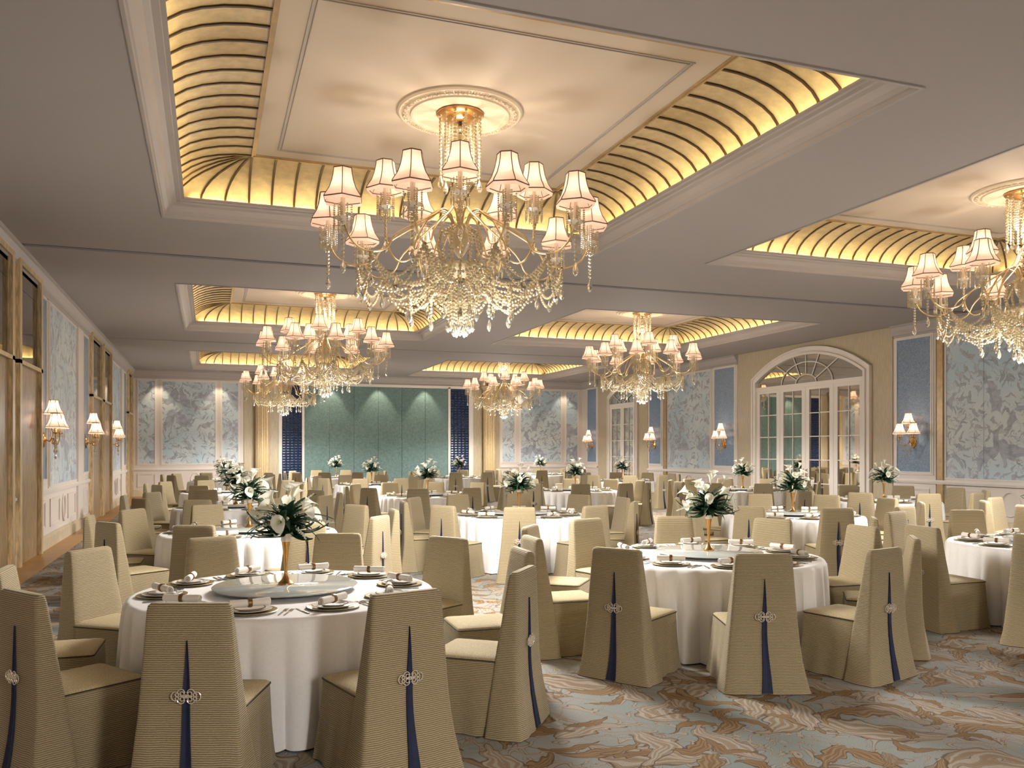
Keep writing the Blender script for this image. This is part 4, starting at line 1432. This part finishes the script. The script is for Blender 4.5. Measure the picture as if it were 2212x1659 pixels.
def flower_layout(seed):
    rnd = random.Random(seed)
    lil, lea, spr = [], [], []
    # tall lilies lean to one side as in the photograph, lower ones look outward
    for k in range(13):
        a = k * 2.399 + seed
        el = radians(-8 + 86 * ((k + 0.5) / 13))
        d = Vector((cos(a) * cos(el), sin(a) * cos(el), sin(el)))
        rad_ = 0.13 + 0.05 * rnd.random() + (0.06 if k in (9, 11) else 0)
        lil.append((d * rad_ + Vector((0, 0, 0.06)), aim(d, rnd.uniform(-0.5, 0.5)), rnd.uniform(0.72, 1.0)))
    for k in range(76):
        a = k * 2.399 + 1.1
        el = radians(-42 + 118 * ((k + 0.5) / 76))
        d = Vector((cos(a) * cos(el), sin(a) * cos(el), sin(el)))
        lea.append((Vector((0, 0, 0.02)) + d * 0.03, aim(d, rnd.uniform(-0.4, 0.4)), rnd.uniform(0.85, 1.25), k % 3))
    for k in range(14):
        a = k * 2.399 + 0.4
        el = radians(-10 + 80 * ((k + 0.5) / 14))
        d = Vector((cos(a) * cos(el), sin(a) * cos(el), sin(el)))
        spr.append((Vector((0, 0, 0.03)), aim(d, rnd.uniform(-0.5, 0.5)), rnd.uniform(0.9, 1.12)))
    return lil, lea, spr
def make_bouquet(detail):
    root = empty('lily_bouquet')
    lil, lea, spr = flower_layout(2.0)
    for p, M, k in lil:
        o = put('lily', LILY, root, Matrix.Translation(p) @ M @ Matrix.Diagonal((k, k, k, 1)))
        if detail:
            put('spadix', SPADIX, o)
    if detail:
        for p, M, k, q in lea:
            put('leaf', LEAFM[q], root, Matrix.Translation(p) @ M @ Matrix.Diagonal((k, k, k, 1)))
        for p, M, k in spr:
            put('sprig', SPRIG, root, Matrix.Translation(p) @ M @ Matrix.Diagonal((k, k, k, 1)))
    else:
        def joined(items, name, mat, meshes):
            m = MB()
            for it in items:
                me = meshes[it[3]] if len(it) > 3 else meshes[0]
                M = Matrix.Translation(it[0]) @ it[1] @ Matrix.Diagonal((it[2],) * 3 + (1,))
                m.add([tuple(v.co) for v in me.vertices], [tuple(p.vertices) for p in me.polygons], M)
            o = m.build(name, mat, root, 60)
            o['kind'] = 'stuff'
        joined(lea, 'foliage', 'leafgreen', LEAFM)
        joined(spr, 'sprig_spray', 'sprig', [SPRIG])
    MB().tube([(0, 0, -0.06), (0, 0, 0.06)], 0.02, 8).build('stem_bundle', 'stem', root, 60)
    return root
bq_full, bq_far = make_bouquet(True), make_bouquet(False)
index_kids(bq_full)
index_kids(bq_far)

# ------------------------------------------------------------------ lay the tables
counts = {}
ncol = {}
for t_ in TABLES:
    ncol[t_[0]] = ncol.get(t_[0], 0) + 1
used = {'chair': False, 'full': False, 'far': False}
FRONT = 5                      # seat index nearest the viewpoint side (-110 deg)
def ordinal(j):
    return 'nearest the viewpoint' if j == 0 else '%s clockwise from the viewpoint side' % ORD[j]
for ti, (colname, tx, ty, det) in enumerate(TABLES):
    k = counts.get(colname, 0)
    counts[colname] = k + 1
    phrase = '%s table, %s column' % (ORD[k], colname)
    tb = empty('round_table', (tx, ty, 0))
    tag(tb, 'round table under a white floor-length cloth, ' + phrase.replace('table, ', 'in the ', 1), 'table', 'round banquet tables')
    put('tablecloth', CLOTHS[ti % 3], tb)
    ls = empty('lazy_susan', (tx, ty, TT + 0.0005))
    tag(ls, 'round glass lazy susan on the ' + phrase, 'lazy susan', 'lazy susans')
    put('glass_disc', SUS, ls)
    put('turntable_base', SUSB, ls)
    vs_ = empty('trumpet_vase', (tx, ty, TT + 0.046))
    tag(vs_, 'slim gold trumpet vase on the ' + phrase, 'vase', 'trumpet vases')
    put('trumpet', VASE_T, vs_)
    put('vase_foot', VASE_F, vs_)
    put('vase_collar', VASE_C, vs_)
    key = 'full' if det else 'far'
    src = bq_full if det else bq_far
    bo = src if not used[key] else copy_tree(src)
    used[key] = True
    bo.location = (tx, ty, TT + 0.046 + 0.38)
    bo.rotation_euler = (0, 0, 0.25 * ti)
    tag(bo, 'white lily bouquet with dark leaves on the ' + phrase, 'bouquet', 'lily bouquets')
    for j in range(10):
        # seats run clockwise (seen from above) starting with the one towards the viewpoint
        ang = radians(PHASE - 144 - 36 * j)
        dx, dy = cos(ang), sin(ang)
        jit = random.Random(ti * 10 + j)
        r = RING - 0.30 + jit.uniform(0.0, 0.03) * (0 if ti in (0, 5) else 1)
        co = chair if not used['chair'] else copy_tree(chair)
        used['chair'] = True
        co.location = (tx + r * dx, ty + r * dy, 0)
        co.rotation_euler = (0, 0, ang + pi / 2 + (0 if ti in (0, 5) else jit.uniform(-0.03, 0.03)))
        tag(co, 'khaki covered chair, %s, at %s' % ('nearest the viewpoint' if j == 0 else ORD[j] + ' clockwise from the front', phrase), 'chair', 'khaki covered banquet chairs')
        px_, py_ = tx + 0.80 * dx, ty + 0.80 * dy
        seat = '%s, %s' % ('front seat' if j == 0 else ORD[j] + ' seat clockwise', phrase)
        def lay(name, me, x, y, z, rz, label, cat, group, kids=()):
            o = put(name, me)
            o.location = (x, y, z)
            o.rotation_euler = (0, 0, rz)
            tag(o, label, cat, group)
            for kn, km in kids:
                put(kn, km, o)
            return o
        z = TT + 0.001
        lay('charger_plate', PL_CH, px_, py_, z, 0, 'olive gold charger plate, ' + seat, 'plate', 'charger plates')
        z += 0.0145 if det else 0.012
        if det:
            lay('dinner_plate', PL_DN, px_, py_, z - 0.008, 0, 'white dinner plate, ' + seat, 'plate', 'dinner plates')
            lay('side_plate', PL_SM, px_, py_, z + 0.0, 0, 'small white plate with dark rim, ' + seat, 'plate', 'small plates', (('plate_rim', PL_SR),))
            z += 0.012
        nr = ang + pi / 2 + 0.5
        no = lay('napkin', NAP, px_, py_, z + 0.0305, nr, 'rolled white napkin in a brown ring, ' + seat, 'napkin', 'rolled napkins', (('napkin_ring', RINGM),))
        if det:
            tx_, ty_ = -dy, dx           # along the table edge
            for q, off in enumerate((0.20, 0.235)):
                fx, fy = px_ + tx_ * off, py_ + ty_ * off
                lay('fork', FORK, fx, fy, TT + 0.001, ang + pi / 2, ('inner' if q == 0 else 'outer') + ' steel fork, ' + seat, 'fork', 'forks')
            lay('knife', KNIFE, px_ - tx_ * 0.2, py_ - ty_ * 0.2, TT + 0.001, ang + pi / 2, 'steel knife, ' + seat, 'knife', 'knives')
